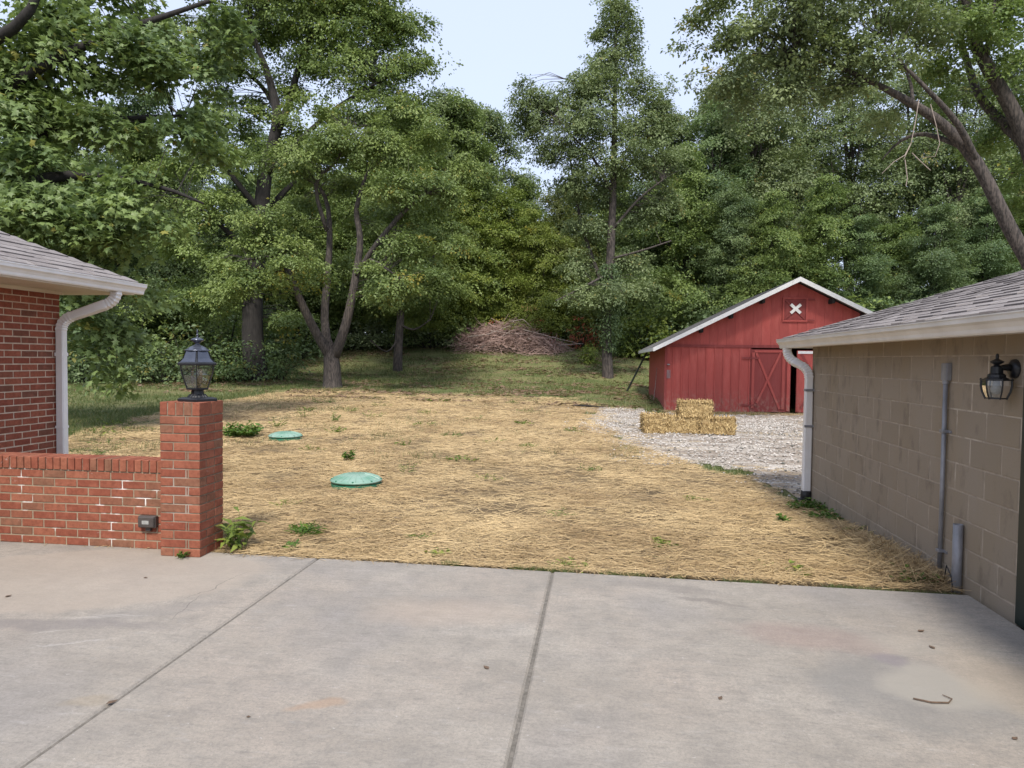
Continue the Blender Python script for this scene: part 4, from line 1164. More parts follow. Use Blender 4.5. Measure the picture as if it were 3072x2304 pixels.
# ------------------------------------------------------------------ foliage tools
STAR = np.array([(0, 0), (.10, .16), (.02, .40), (.30, .26), (.52, .50), (.56, .20), (1, 0), (.56, -.20), (.52, -.50), (.30, -.26), (.02, -.40), (.10, -.16)])
def leaves(P, D, N, L, tint, shape='quad'):
    """leaf faces: base P, direction D, normal N, length L"""
    D = D / (np.linalg.norm(D, axis=1, keepdims=True) + 1e-9)
    S = np.cross(D, N); S /= np.linalg.norm(S, axis=1, keepdims=True) + 1e-9
    N = np.cross(S, D)
    L = L[:, None]
    if shape == 'quad':
        m = P + D * L * .45
        V = np.stack([P, m + S * L * .30 + N * L * .08, P + D * L - N * L * .06, m - S * L * .30 + N * L * .08], 1)
        F = np.array([(0, 1, 2, 3)])
    elif shape == 'blade':
        m = P + D * L * .5
        V = np.stack([P - S * L * .03, P + S * L * .03, m + S * L * .035 + N * L * .1, P + D * L - N * L * .1], 1)
        F = np.array([(0, 1, 2, 3)])
    elif shape == 'long':
        m = P + D * L * .5
        V = np.stack([P, m + S * L * .13 + N * L * .07, P + D * L - N * L * .15, m - S * L * .13 + N * L * .07], 1)
        F = np.array([(0, 1, 2, 3)])
    else:
        q = STAR
        V = [P + D * L * .3 + N * L * .03] + [P + D * L * a + S * L * b - N * L * (.10 * abs(b) + .08 * a * a) for a, b in q]
        V = np.stack(V, 1)
        F = np.array([(0, i, i % 12 + 1) for i in range(1, 13)])
    k = V.shape[1]
    F = (F[None] + (np.arange(len(P)) * k)[:, None, None]).reshape(-1, F.shape[1])
    return V.reshape(-1, 3), F, np.repeat(tint, k)
def sprays(C, out, R, k, size, rng, shape='quad', flat=.16, droop=.3, ct=None):
    """flat drooping sprays of k leaves round every centre"""
    n = len(C)
    nc = np.array([0, 0, 1.0]) + out * .55 + rng.normal(0, .25, (n, 3)); nc /= np.linalg.norm(nc, axis=1, keepdims=True)
    a = np.cross(nc, rng.normal(0, 1, (n, 3))); a /= np.linalg.norm(a, axis=1, keepdims=True)
    b = np.cross(nc, a)
    rep = lambda v: np.repeat(v, k, 0)
    th, r = rng.uniform(0, 2 * PI, n * k), np.sqrt(rng.random(n * k))
    rad = rep(a) * np.cos(th)[:, None] + rep(b) * np.sin(th)[:, None]
    Rk = rep(R)
    P = rep(C) + rad * (r * Rk)[:, None] + rep(nc) * (rng.normal(0, flat, n * k) * Rk)[:, None]
    P[:, 2] -= r * r * Rk * droop
    D = rad + rep(out) * .3 + rng.normal(0, .55, (n * k, 3)); D[:, 2] -= .35
    N = rep(nc) + rng.normal(0, .42, (n * k, 3))
    ct = rng.random(n) if ct is None else ct
    tint = np.clip(rep(ct) * .55 + rep(rng.random(n)) * .2 + rng.random(n * k) * .22, 0, .92)
    turn = rng.random(n * k) < .012
    tint = np.where(turn | (rep(rng.random(n)) < .008), 1.0, tint)
    L = size * rng.uniform(.65, 1.25, n * k)
    return leaves(P, D, N, L, tint, shape)
def lobe_points(lobes, dens, rng, shell=.5, tier=.28):
    """spray centres: every ellipsoidal lobe (centre, radii) holds flat tiers of foliage with gaps between them"""
    C, O, T = [], [], []
    for c, r in lobes:
        c, r = np.array(c, float), np.array(r, float)
        n = max(6, int(dens * (r[0] * r[1] + r[0] * r[2] + r[1] * r[2])))
        m = max(2, n // 7)
        u = rng.normal(0, 1, (m, 3)); u /= np.linalg.norm(u, axis=1, keepdims=True)
        sub = c + u * r * (rng.random(m) ** shell)[:, None] * rng.uniform(.85, 1.15, (m, 1))
        tn = rng.random(m)
        i = rng.integers(0, m, n)
        cr = np.clip(.42 * (r[0] + r[1]) / 2, .3, 1.0)
        off = rng.normal(0, 1, (n, 3)) * np.array([cr, cr, cr * tier]) * .62
        off[:, 2] -= .22 * np.hypot(off[:, 0], off[:, 1])
        C.append(sub[i] + off); o = u[i] + off * .4; O.append(o / (np.linalg.norm(o, axis=1, keepdims=True) + 1e-9)); T.append(tn[i])
    return np.concatenate(C), np.concatenate(O), np.concatenate(T)
def limb_mesh(limbs, mb=None, n=9):
    """limbs = lists of (point, radius)"""
    mb = mb or MB()
    for lb in limbs:
        P = [np.array(p, float) for p, _ in lb]; R = [r for _, r in lb]
        pts, rad = [], []
        for i in range(len(P) - 1):                                     # Catmull-Rom smoothing
            p0, p1, p2, p3 = P[max(i - 1, 0)], P[i], P[i + 1], P[min(i + 2, len(P) - 1)]
            for t in (0, .34, .67):
                pts.append(.5 * (2 * p1 + (p2 - p0) * t + (2 * p0 - 5 * p1 + 4 * p2 - p3) * t * t + (3 * p1 - p0 - 3 * p2 + p3) * t ** 3))
                rad.append(R[i] * (1 - t) + R[i + 1] * t)
        pts.append(P[-1]); rad.append(R[-1])
        mb.tube(pts, rad, n if R[0] > .06 else 6)
    return mb
def twigs(limbs, C, rng, frac, r0, mb):
    """thin branches from the nearest limb point to a share of the spray centres"""
    pts = []
    for lb in limbs:
        P = [np.array(p, float) for p, _ in lb]
        for i in range(len(P) - 1):
            for t in np.linspace(.1, 1, 6): pts.append(P[i] * (1 - t) + P[i + 1] * t)
    pts = np.array(pts)
    for c in C[rng.random(len(C)) < frac]:
        q = pts.copy(); q[:, 2] += .0
        dd = np.linalg.norm(pts - c, axis=1) + np.where(pts[:, 2] > c[2] + .3, 1.5, 0)
        s = pts[dd.argmin()]
        L = np.linalg.norm(c - s)
        if L < .3 or L > 2.3: continue
        m = (s + c) / 2 + rng.normal(0, .06 * L, 3); m[2] += .08 * L
        r = r0 * (.5 + .22 * L)
        mb.tube([s, m, c], [r, r * .6, r * .18], 4, cap=False)
    return mb
def make_tree(name, label, base, limbs, lobes, leafmat, barkmat, dens, k, size, seed, rad=(.45, .95), shape='quad', group=None, twig=.35, twig_r=.02, shell=.5, tier=.36):
    rng = np.random.default_rng(seed)
    t = empty(name, tuple(base)); tag(t, label, 'tree', group)
    C, O, T = lobe_points(lobes, dens, rng, shell, tier)
    mb = limb_mesh(limbs); twigs(limbs, C, rng, twig, twig_r, mb)
    tr = mb.build('trunk', M[barkmat], t, smooth=True)
    R = rng.uniform(rad[0], rad[1], len(C))
    v, f, tt = sprays(C, O, R, k, size, rng, shape, ct=T)
    cr = bpy.data.objects.new('crown', np_mesh('crown', v - origin(t), f, M[leafmat], tint=tt)); link(cr, t)
    return t
def W(dx, dy, d): return at(dx, dy, d)
def limb(d, *pts):
    """limb from sights: (px, py, radius[, extra distance])"""
    return [(W(p[0], p[1], d + (p[3] if len(p) > 3 else 0)), p[2]) for p in pts]
def lobes_px(d, *L):
    """lobes from sights: px, py, half width px, half height px, extra distance[, depth radius m]"""
    s = d / (FPX * 2212 / 3072)
    return [(W(a, b, d + e[0]), (w * s, (e[1] if len(e) > 1 else w * s * .8), h * s)) for a, b, w, h, *e in L]

# ------------------------------------------------------------------ trees of the yard
d = 14.0                                                     # big maple whose boughs hang over the house
base = np.array([-15.2, 12.2, gz(-15.2, 12.2)])
lim = [[(base, .5), (base + (.1, 0, 2.5), .42), (base + (.5, .3, 5), .34), (base + (1.0, .5, 8), .24), (base + (1.3, .8, 11), .12)],
       [(base + (.2, .1, 3), .24), (W(-20, 430, 13.5), .16), (W(150, 380, 14), .10), (W(330, 400, 14.3), .05), (W(440, 440, 14.5), .02)],
       [(base + (.5, .3, 5), .22), (W(40, 170, 14), .13), (W(230, 80, 14.5), .08), (W(400, 20, 15), .05), (W(520, -20, 15.5), .03)],
       [(base + (.3, .2, 3.6), .2), (W(60, 300, 14.5), .12), (W(250, 260, 15), .07), (W(400, 250, 15.5), .03)],
       [(base + (1.0, .5, 7), .2), (W(30, 60, 13.5), .10), (W(90, -40, 13.5), .06)],
       [(base + (.2, .2, 2.4), .16), (W(40, 560, 14.5), .10), (W(170, 650, 15), .05), (W(250, 740, 15), .02)]]
lob = lobes_px(d, (60, 90, 150, 80, 0), (250, 130, 130, 60, .8), (390, 170, 90, 60, 1.2), (60, 240, 120, 55, .3), (230, 260, 110, 50, .8), (370, 270, 80, 45, 1), (440, 330, 55, 40, 1.5),
               (70, 340, 120, 45, -.3), (90, 420, 150, 55, -.6), (250, 430, 110, 45, 0), (350, 480, 60, 35, .3), (230, 510, 110, 35, -.2), (80, 480, 130, 40, -.8), (300, 380, 90, 40, .6),
               (330, 60, 110, 40, 1.5), (170, 10, 160, 50, .8), (480, 60, 90, 50, 2.0), (420, 230, 60, 40, 1.6), (-60, 300, 140, 180, 0), (40, 180, 100, 60, .5),
               (180, 670, 60, 40, .8), (240, 700, 55, 45, .9), (200, 760, 60, 40, .8), (230, 800, 40, 25, .9), (170, 620, 60, 35, .6), (290, 640, 45, 30, 1), (150, 560, 90, 30, .2), (205, 170, 70, 35, 1.0), (130, 60, 80, 40, 1.2), (460, 140, 60, 40, 2), (470, 210, 45, 35, 2.2))
make_tree('maple_tree', 'large maple with broad pointed leaves hanging over the brick house', base, lim, lob, 'leaf_maple', 'bark_dark', 17, 34, .155, 11, (.28, .62), 'star', twig=.35, twig_r=.012)

d = 30.0                                                     # maple forking low into three
B = W(718, 838, d); B[2] = gz(B[0], B[1])
lim = [limb(d, (718, 845, .46), (718, 825, .40), (717, 790, .36), (714, 765, .30), (714, 745, .16), (714, 735, .05)),
       limb(d, (714, 772, .24), (675, 705, .19, -.4), (641, 632, .16, -.8), (612, 565, .11, -1), (575, 505, .06, -1.2)),
       limb(d, (712, 768, .22), (701, 690, .18, .5), (707, 600, .16, .6), (712, 505, .13, .6), (702, 425, .09, .8), (652, 350, .05, .8)),
       limb(d, (722, 770, .24), (747, 700, .20), (766, 610, .17), (778, 520, .14), (770, 450, .11), (792, 375, .06)),
       limb(d, (772, 590, .12), (815, 525, .11, -.4), (870, 460, .09, -.6), (915, 420, .06, -.6)),
       limb(d, (707, 500, .1), (682, 400, .08, -.5), (725, 350, .06, -.8), (750, 300, .03, -.8)),
       limb(d, (640, 630, .09), (600, 560, .06, -1.5), (540, 560, .04, -2)), limb(d, (766, 600, .07), (800, 560, .05, -1), (860, 600, .03, -2))]
lob = lobes_px(d, (560, 610, 70, 28, -2), (640, 585, 60, 25, -2.5), (500, 590, 60, 30, -1.5), (600, 520, 70, 30, -1.5), (560, 470, 70, 35, -1), (820, 600, 70, 30, -2), (900, 600, 60, 28, -1.5),
               (880, 530, 75, 30, -1), (800, 480, 50, 24, 1.5), (660, 440, 50, 26, 1.5), (740, 390, 60, 28, 1.5), (850, 400, 80, 36, -1), (920, 390, 70, 45, 0), (640, 340, 90, 45, -.5), (720, 300, 90, 45, -1), (830, 300, 90, 50, 0),
               (930, 300, 60, 45, .5), (790, 235, 75, 35, .5), (690, 240, 70, 35, .5), (880, 240, 60, 35, 1), (985, 420, 50, 30, 0), (960, 520, 45, 28, -.5), (470, 640, 50, 26, -1.5), (1010, 340, 40, 30, 1), (530, 520, 60, 30, -1.5))
make_tree('forked_tree', 'broad maple forking low into three stems at the straw edge', B, lim, lob, 'leaf_mid', 'bark', 19, 44, .135, 12, (.24, .58), twig=.30, twig_r=.02)

d = 33.0                                                     # tall dark tree behind it
B = W(560, 832, d); B[2] = gz(B[0], B[1])
lim = [limb(d, (556, 850, .62), (552, 800, .55), (545, 720, .50), (548, 600, .45), (562, 480, .38), (572, 380, .33), (592, 300, .28), (598, 240, .22), (575, 150, .16), (545, 70, .10), (535, 0, .06)),
       limb(d, (592, 300, .2), (625, 220, .17, .5), (650, 130, .13, .6), (690, 40, .08, .6), (720, -40, .05, .6)),
       limb(d, (565, 460, .16), (500, 380, .12, -1), (430, 300, .07, -1.5), (370, 230, .04, -1.5)), limb(d, (572, 380, .16), (640, 310, .12, -1), (730, 230, .09, -1), (830, 170, .05, -1)),
       limb(d, (550, 560, .15), (470, 480, .1, -1), (410, 440, .06, -1.2)), limb(d, (598, 240, .14), (560, 180, .1, 1), (480, 120, .06, 1.5)), limb(d, (556, 500, .2), (600, 430, .16, 1), (640, 390, .1, 1.5))]
lob = lobes_px(d, (450, 440, 70, 50, -1), (420, 340, 70, 45, -1), (470, 270, 70, 40, 0), (500, 160, 80, 45, .5), (440, 90, 90, 50, 1), (560, 40, 110, 55, .5), (680, 30, 110, 60, .5), (780, 60, 100, 60, 0),
               (850, 120, 85, 55, 0), (760, 140, 90, 50, -.5), (870, 200, 70, 45, 0), (660, 130, 70, 40, .5), (820, 20, 80, 60, .5), (700, -60, 170, 60, .5), (530, -60, 170, 60, .5), (900, 270, 60, 40, .5), (880, 60, 55, 50, .5), (915, 130, 35, 30, .5),
               (400, 520, 60, 40, -1), (470, 540, 60, 35, -.5), (480, 640, 60, 40, -.5), (590, 690, 60, 30, 1), (420, 640, 60, 45, 0), (520, 350, 45, 35, -.5), (620, 200, 50, 35, 1), (640, 270, 45, 30, .5), (500, 60, 60, 40, 1), (540, 230, 45, 30, 1), (490, 220, 45, 35, 1), (520, 270, 40, 30, 1.5), (600, 330, 40, 30, 1.5))
make_tree('tall_tree', 'tall dark trunked tree towering behind the forked maple', B, lim, lob, 'leaf_mid', 'bark_dark', 20, 42, .145, 13, (.26, .62), twig=.30, twig_r=.022)

d = 39.0                                                     # small tree on the rise
B = W(858, 806, d); B[2] = gz(B[0], B[1])
lim = [limb(d, (858, 815, .33), (859, 795, .27), (861, 740, .24), (866, 665, .2), (860, 590, .15), (852, 510, .1), (858, 440, .05)), limb(d, (862, 700, .08), (895, 712, .06, -.4), (930, 690, .03, -.8)),
       limb(d, (864, 660, .1), (900, 600, .07), (940, 550, .04)), limb(d, (864, 640, .1), (830, 580, .07), (800, 540, .04)), limb(d, (858, 735, .05), (835, 760, .04, -1), (800, 735, .03, -1.5))]
lob = lobes_px(d, (880, 600, 70, 30, -1), (820, 570, 60, 30, -.5), (930, 570, 60, 35, 0), (860, 520, 70, 35, 0), (940, 500, 60, 40, 0), (870, 450, 70, 40, .5), (960, 620, 50, 28, 0), (900, 650, 60, 20, -.5), (820, 640, 40, 20, 0), (940, 430, 60, 40, 1))
make_tree('lawn_tree', 'smaller single stemmed tree standing on the grass slope left of the brush heap', B, lim, lob, 'leaf_mid', 'bark', 16, 42, .145, 14, (.26, .6), twig=.4, twig_r=.022)

d = 36.5                                                     # tall slender tree with ivy on its foot
B = W(1313, 820, d); B[2] = gz(B[0], B[1])
lim = [limb(d, (1313, 832, .36), (1313, 812, .30), (1311, 760, .27), (1310, 690, .26), (1316, 600, .24), (1322, 480, .2), (1326, 350, .17), (1328, 220, .12), (1330, 100, .08), (1332, -10, .04)),
       limb(d, (1312, 640, .13), (1280, 560, .11, .6), (1255, 480, .09, 1), (1240, 400, .07, 1), (1230, 330, .04, 1)), limb(d, (1324, 420, .1), (1280, 340, .07, -.5), (1210, 270, .04, -.8)),
       limb(d, (1326, 360, .09), (1380, 290, .06, .5), (1420, 240, .03, .6)), limb(d, (1320, 500, .09), (1380, 430, .06, -.6), (1430, 390, .03, -1)), limb(d, (1316, 590, .08), (1260, 620, .05, -1), (1200, 650, .03, -1.5)),
       limb(d, (1328, 230, .08), (1280, 190, .05), (1220, 170, .03)), limb(d, (1316, 560, .07), (1390, 540, .05, -.5), (1450, 520, .03, -.5))]
lob = lobes_px(d, (1331, 15, 42, 45, 0), (1350, 70, 50, 35, 0), (1305, 70, 32, 35, 0), (1330, 120, 65, 40, 0), (1290, 180, 75, 35, -.3), (1385, 190, 50, 35, .3), (1220, 190, 55, 32, 0), (1170, 215, 55, 30, .3), (1130, 195, 28, 25, .5),
               (1250, 250, 95, 40, -.5), (1360, 260, 80, 40, 0), (1160, 270, 45, 30, .5), (1420, 270, 45, 35, .5), (1300, 330, 90, 40, -.8), (1400, 350, 60, 35, 0), (1210, 320, 55, 30, 0), (1240, 400, 70, 30, .3), (1340, 420, 60, 26, .8), (1140, 240, 45, 30, .4), (1425, 215, 40, 30, .4), (1455, 330, 40, 34, .6),
               (1280, 490, 60, 20, .6), (1400, 470, 50, 26, .5), (1355, 560, 55, 18, .5), (1245, 570, 50, 20, .4), (1285, 632, 70, 12, -1.2), (1370, 622, 45, 12, -1), (1430, 420, 45, 35, .5), (1180, 340, 28, 20, .6))
ivy_tree = make_tree('slender_tree', 'tall slender tree with ivy climbing its trunk on the lawn beside the barn', B, lim, lob, 'leaf_grey', 'bark', 23, 44, .135, 15, (.26, .62), 'quad', tier=.7, twig=.30, twig_r=.02)
rng = np.random.default_rng(99)
n = 3600
t_ = rng.random(n); hz = 1.35 + 4.6 * t_ ** .8; a = rng.uniform(0, 2 * PI, n)
rr = .26 + rng.random(n) ** 2 * np.where(hz < 2.2, .25, .75) * np.sin(np.clip((hz - .7) / 5.2, 0, 1) * PI) ** .5
P = np.stack([B[0] + rr * np.cos(a) + (hz / 6) * .0, B[1] + rr * np.sin(a), B[2] + hz], 1)
o_ = np.stack([np.cos(a), np.sin(a), np.zeros(n)], 1)
v, f, tt = leaves(P, o_ * .5 + rng.normal(0, .4, (n, 3)) + (0, 0, -.6), o_ + rng.normal(0, .5, (n, 3)), rng.uniform(.10, .18, n), np.clip(rng.random(n) * .7, 0, .9))
iv = bpy.data.objects.new('ivy', np_mesh('ivy', v - origin(ivy_tree), f, M['leaf_dark'], tint=tt)); link(iv, ivy_tree)

d = 17.0                                                     # two leaning trees behind the garage
B = W(2330, 905, d); B[2] = gz(B[0], B[1])
lim = [[(B + (0, 0, -.1), .24), (W(2290, 740, d), .20)] + limb(d, (2240, 600, .18), (2180, 490, .165), (2112, 355, .145), (2040, 272, .125), (1972, 225, .10), (1890, 180, .07), (1800, 140, .04), (1720, 120, .02)),
       limb(d, (2112, 355, .09), (2070, 270, .075, -.4), (2000, 190, .05, -.6), (1930, 120, .03, -.6)), limb(d, (2085, 320, .07), (2000, 290, .055, .4), (1945, 305, .035, .7), (1905, 345, .015, .8)),
       limb(d, (1972, 225, .05), (1960, 160, .035, .5), (1900, 80, .02, .8))]
lob = lobes_px(d, (1700, 110, 110, 40, 0), (1590, 160, 70, 35, .3), (1560, 90, 70, 40, .5), (1800, 100, 100, 40, -.3), (1650, 40, 110, 45, 0), (1900, 120, 90, 40, -.5), (1820, 190, 80, 25, 0), (1700, 200, 80, 28, .4), (1960, 60, 90, 45, 0), (1780, 30, 110, 40, .3),
               (1560, 30, 55, 40, .6), (1505, 60, 40, 40, .8), (1600, 220, 50, 25, .6), (1900, 250, 50, 20, .6), (1520, 150, 30, 22, .8), (1880, -30, 160, 40, 0), (1680, -40, 150, 40, 0))
make_tree('leaning_tree', 'lower leaning trunk rising from behind the garage roof with dangling pale twigs', B, lim, lob, 'leaf_grey', 'bark', 30, 34, .11, 16, (.18, .42), 'quad', twig=.35, twig_r=.012)
dk = empty('dead_twigs', tuple(W(1975, 225, 16.4))); tag(dk, 'bare pale twigs dangling from the leaning tree', 'twigs')
for q in ([(1985, 215), (1978, 260), (1968, 310), (1952, 345)], [(1968, 310), (1955, 335), (1930, 350), (1905, 375)], [(2010, 225), (2022, 270), (2030, 310), (2020, 338), (1990, 340)], [(1970, 330), (1985, 345), (2010, 368)], [(1955, 345), (1960, 385), (1957, 402)]):
    MB().tube([W(x, y, 16.4) for x, y in q], [.012, .011, .009, .006, .005][:len(q)], 5).build('twig', M['bark_pale'], dk)
d = 18.5
B = W(2420, 900, d); B[2] = gz(B[0], B[1])
lim = [[(B + (0, 0, -.1), .3), (W(2340, 650, d), .26)] + limb(d, (2255, 420, .22), (2215, 300, .20), (2175, 215, .18), (2115, 110, .15), (2088, 10, .12), (2080, -80, .08)),
       limb(d, (2215, 310, .15), (2150, 250, .13, .7), (2110, 195, .11, 1), (2082, 110, .08, 1.2), (2060, 20, .05, 1.2)), limb(d, (2130, 130, .07), (2138, 60, .05, -.5), (2150, 0, .03, -.6))]
lob = lobes_px(d, (2110, 60, 110, 50, -.6), (2200, 30, 110, 60, 0), (2030, 130, 70, 30, -.3), (2180, 150, 80, 40, 0), (2060, -20, 140, 45, 0), (2210, 240, 70, 40, .5), (2150, 320, 70, 35, 1), (2060, 220, 50, 25, .8), (2230, 360, 70, 40, .8), (1990, 30, 80, 40, 0), (2200, 440, 60, 35, 1.2))
make_tree('leaning_tree', 'thicker upper leaning trunk rising steeply behind the garage', B, lim, lob, 'leaf_mid', 'bark', 30, 34, .11, 17, (.18, .42), 'quad', twig=.35, twig_r=.012)

# ------------------------------------------------------------------ the wood behind: a few kinds, copied
def proto(name, seed, H, leafmat, wide, low, size, k=36, dens=9, barkmat='bark_dark', lean=0.0):
    rng = np.random.default_rng(seed)
    trunk = [((0, 0, -.4), H * .018 + .05)]
    x = y = 0
    for i in range(1, 8):
        x += rng.normal(0, .12) + lean; y += rng.normal(0, .12)
        trunk.append(((x, y, H * .93 * i / 7), (H * .017 + .02) * (1 - i / 7.6)))
    limbs = [trunk]; lob = []
    nl = 15
    for j in range(nl):
        f = low + (1 - low) * (j + .5) / nl
        a = j * 2.4 + rng.normal(0, .4); reach = wide * (1 - .72 * max(0, f - .35) / .65) * rng.uniform(.65, 1.1) * (.75 + .25 * min(1, f / .3))
        i = min(6, int(f * .8 * 7)); s = np.array(trunk[i][0])
        e = np.array([s[0] + math.cos(a) * reach * .7, s[1] + math.sin(a) * reach * .7, H * f])
        limbs.append([(s, .055 * H / 14 + .03), ((s + e) / 2 + (0, 0, -.2), .05), (e, .02)])
        lob.append((e, (reach * .5 + .7, reach * .5 + .7, H * .055 + .35)))
        lob.append((e * (.5, .5, 1) + (rng.normal(0, .5), rng.normal(0, .5), rng.normal(0, .5)), (reach * .4 + .5, reach * .4 + .5, H * .05 + .3)))
    lob.append(((x, y, H * .95), (wide * .3, wide * .3, H * .07)))
    C, O, T = lobe_points(lob, dens, rng, tier=.4)
    mb = limb_mesh(limbs, n=7); twigs(limbs, C, rng, .15, .02, mb)
    v, f, tt = sprays(C, O, rng.uniform(.3, .68, len(C)), k, size, rng, ct=T)
    return mb.data('trunk', M[barkmat], smooth=True), np_mesh('crown', v, f, M[leafmat], tint=tt), H
PR = {'green': proto('g', 31, 14, 'leaf_mid', 4.2, .16, .17), 'dark': proto('d', 32, 15, 'leaf_dark', 4.4, .12, .17), 'grey': proto('y', 33, 15, 'leaf_grey', 3.8, .2, .165),
      'warm': proto('w', 34, 12, 'leaf_warm', 3.8, .14, .16), 'bright': proto('b', 36, 11, 'leaf_bright', 3.6, .12, .16), 'airy': proto('a', 35, 16, 'leaf_grey', 4.6, .42, .15, 34, 6, 'bark')}
def place(kind, px, dist, top_px, label, group, name='woodland_tree', rz=None, wide=1.0):
    p = W(px, 760, dist); z0 = gz(p[0], p[1]) - .1
    zt = W(px, top_px, dist)[2]
    tm, cm, H = PR[kind]; s = (zt - z0) / H
    t = empty(name, (p[0], p[1], z0), rs.uniform(0, 6.28) if rz is None else rz); tag(t, label, 'tree', group)
    for nm, me in (('trunk', tm), ('crown', cm)):
        o = bpy.data.objects.new(nm, me); link(o, t); o.scale = (s * wide, s * wide, s)
LB = {'green': 'mid green leafy', 'dark': 'dark green dense', 'grey': 'dull grey green', 'warm': 'yellowish green', 'bright': 'bright yellow green', 'airy': 'thin crowned'}
ZONE = [(150, 'over the brick house roof'), (330, 'beyond the house downspout'), (470, 'beyond the post lantern'), (640, 'behind the tall dark trunk'), (800, 'behind the forked maple'), (900, 'behind the smaller lawn tree'), (1000, 'between lawn tree and brush heap'), (1120, 'behind the brush heap'),
        (1250, 'between brush heap and ivy trunk'), (1370, 'behind the ivy clad tree'), (1500, 'between ivy trunk and barn'), (1640, 'behind the barn eave'), (1780, 'behind the barn ridge'), (1920, 'between barn and garage roof'), (2060, 'beyond the garage roof'), (9999, 'behind the leaning trunks')]
def zone(px): return next(t for lim_, t in ZONE if px < lim_)
def wood_label(kd, px, ds_, tp):
    return ('tall ' if tp < 270 else 'shorter ') + LB[kd] + ' tree ' + zone(px) + (', deep in the wood' if ds_ > 53 else '')
wood = [  # kind, sight px, distance, top px
    ('dark', 60, 36, 330), ('dark', 210, 34, 360), ('green', 330, 38, 300), ('dark', 420, 40, 330), ('green', 130, 46, 210), ('dark', 300, 50, 200), ('dark', 520, 44, 380), ('green', 640, 48, 330),
    ('dark', 700, 56, 300), ('green', 780, 50, 330), ('grey', 840, 58, 250), ('green', 905, 48, 260), ('grey', 960, 52, 220), ('green', 1010, 52, 240), ('grey', 1060, 56, 250), ('bright', 930, 47, 480), ('bright', 1000, 49, 420), ('bright', 1110, 49.5, 530), ('warm', 1060, 49.5, 560), ('bright', 1200, 50, 560),
    ('bright', 1085, 50, 430), ('green', 1140, 55, 400), ('bright', 1165, 49, 480), ('warm', 1215, 52, 400), ('bright', 1030, 48, 500), ('dark', 1270, 54, 420), ('green', 1340, 52, 380), ('dark', 1400, 50, 400), ('grey', 1440, 56, 270),
    ('green', 1480, 47, 330), ('dark', 1530, 50, 260), ('grey', 1560, 54, 180), ('airy', 1620, 52, 150), ('dark', 1580, 44, 420), ('green', 1650, 43, 430), ('airy', 1720, 56, 130), ('green', 1760, 44, 400),
    ('dark', 1840, 43, 470), ('airy', 1830, 54, 150), ('green', 1930, 45, 480), ('dark', 2010, 42, 450), ('airy', 1950, 56, 170), ('airy', 2060, 50, 160), ('dark', 2120, 44, 430), ('green', 2200, 46, 380), ('airy', 2180, 55, 140),
    ('dark', 1900, 62, 420), ('dark', 1700, 64, 400), ('dark', 2080, 64, 400), ('dark', 1480, 64, 380), ('green', 880, 66, 330), ('dark', 560, 64, 300), ('dark', 300, 64, 300), ('dark', 90, 60, 250), ('dark', 1200, 66, 470), ('dark', 1060, 66, 470), ('dark', 1330, 66, 450), ('dark', 720, 68, 420)]
for kd, px, ds_, tp in wood:
    place(kd, px, ds_, tp, wood_label(kd, px, ds_, tp), 'trees of the wood behind the lawn')
for px, ds_ in ((-150, 40), (-60, 52), (2350, 46)):
    place('dark', px, ds_, 330, wood_label('dark', px, ds_, 330), 'trees of the wood behind the lawn')

# ------------------------------------------------------------------ undergrowth
def shrub_proto(seed, H, wide, leafmat, size, n=46, k=34, shape='quad'):
    rng = np.random.default_rng(seed)
    u = rng.normal(0, 1, (n, 3)); u[:, 2] = np.abs(u[:, 2]); u /= np.linalg.norm(u, axis=1, keepdims=True)
    C = u * rng.random((n, 1)) ** .45 * np.array([wide, wide, H * .85]); C[:, 2] += H * .06
    mb = MB()
    for c in C[::2]:
        mb.tube([(c[0] * .12, c[1] * .12, -.1), c * (.5, .5, .6), c], [.022, .014, .005], 4, cap=False)
    v, f, tt = sprays(C, u, rng.uniform(.25, .55, n) * wide / 1.3, k, size, rng, shape)
    v[:, 2] = np.maximum(v[:, 2], .01)
    return mb.data('stems', M['bark_dark'], smooth=True), np_mesh('foliage', v, f, M[leafmat], tint=tt), H
SH = {'dark': shrub_proto(61, 2.4, 1.6, 'leaf_dark', .15), 'green': shrub_proto(62, 2.2, 1.6, 'leaf_mid', .15), 'grey': shrub_proto(63, 1.8, 1.7, 'leaf_grey', .13), 'yellow': shrub_proto(64, 1.7, 1.0, 'leaf_bright', .13),
      'red': shrub_proto(65, 1.6, .7, 'leaf_red', .15, 12, 22, 'long'), 'gold': shrub_proto(66, 2.6, 1.5, 'leaf_yellow', .18, 26, 26)}
def shrub(kind, px, dist, h, label, group=None, wide=1.0, lift=0.0, name='shrub'):
    p = W(px, 800, dist); z0 = gz(p[0], p[1]) - .03 + lift
    tm, cm, H = SH[kind]; s = h / H
    t = empty(name, (p[0], p[1], z0), rs.uniform(0, 6.28)); tag(t, label, 'shrub', group)
    for nm, me in (('stems', tm), ('foliage', cm)):
        o = bpy.data.objects.new(nm, me); link(o, t); o.scale = (s * wide, s * wide, s)
gsh = 'shrubs along the edge of the wood'
SL = {'dark': 'dark green', 'green': 'mid green leafy', 'grey': 'greyish bushy'}
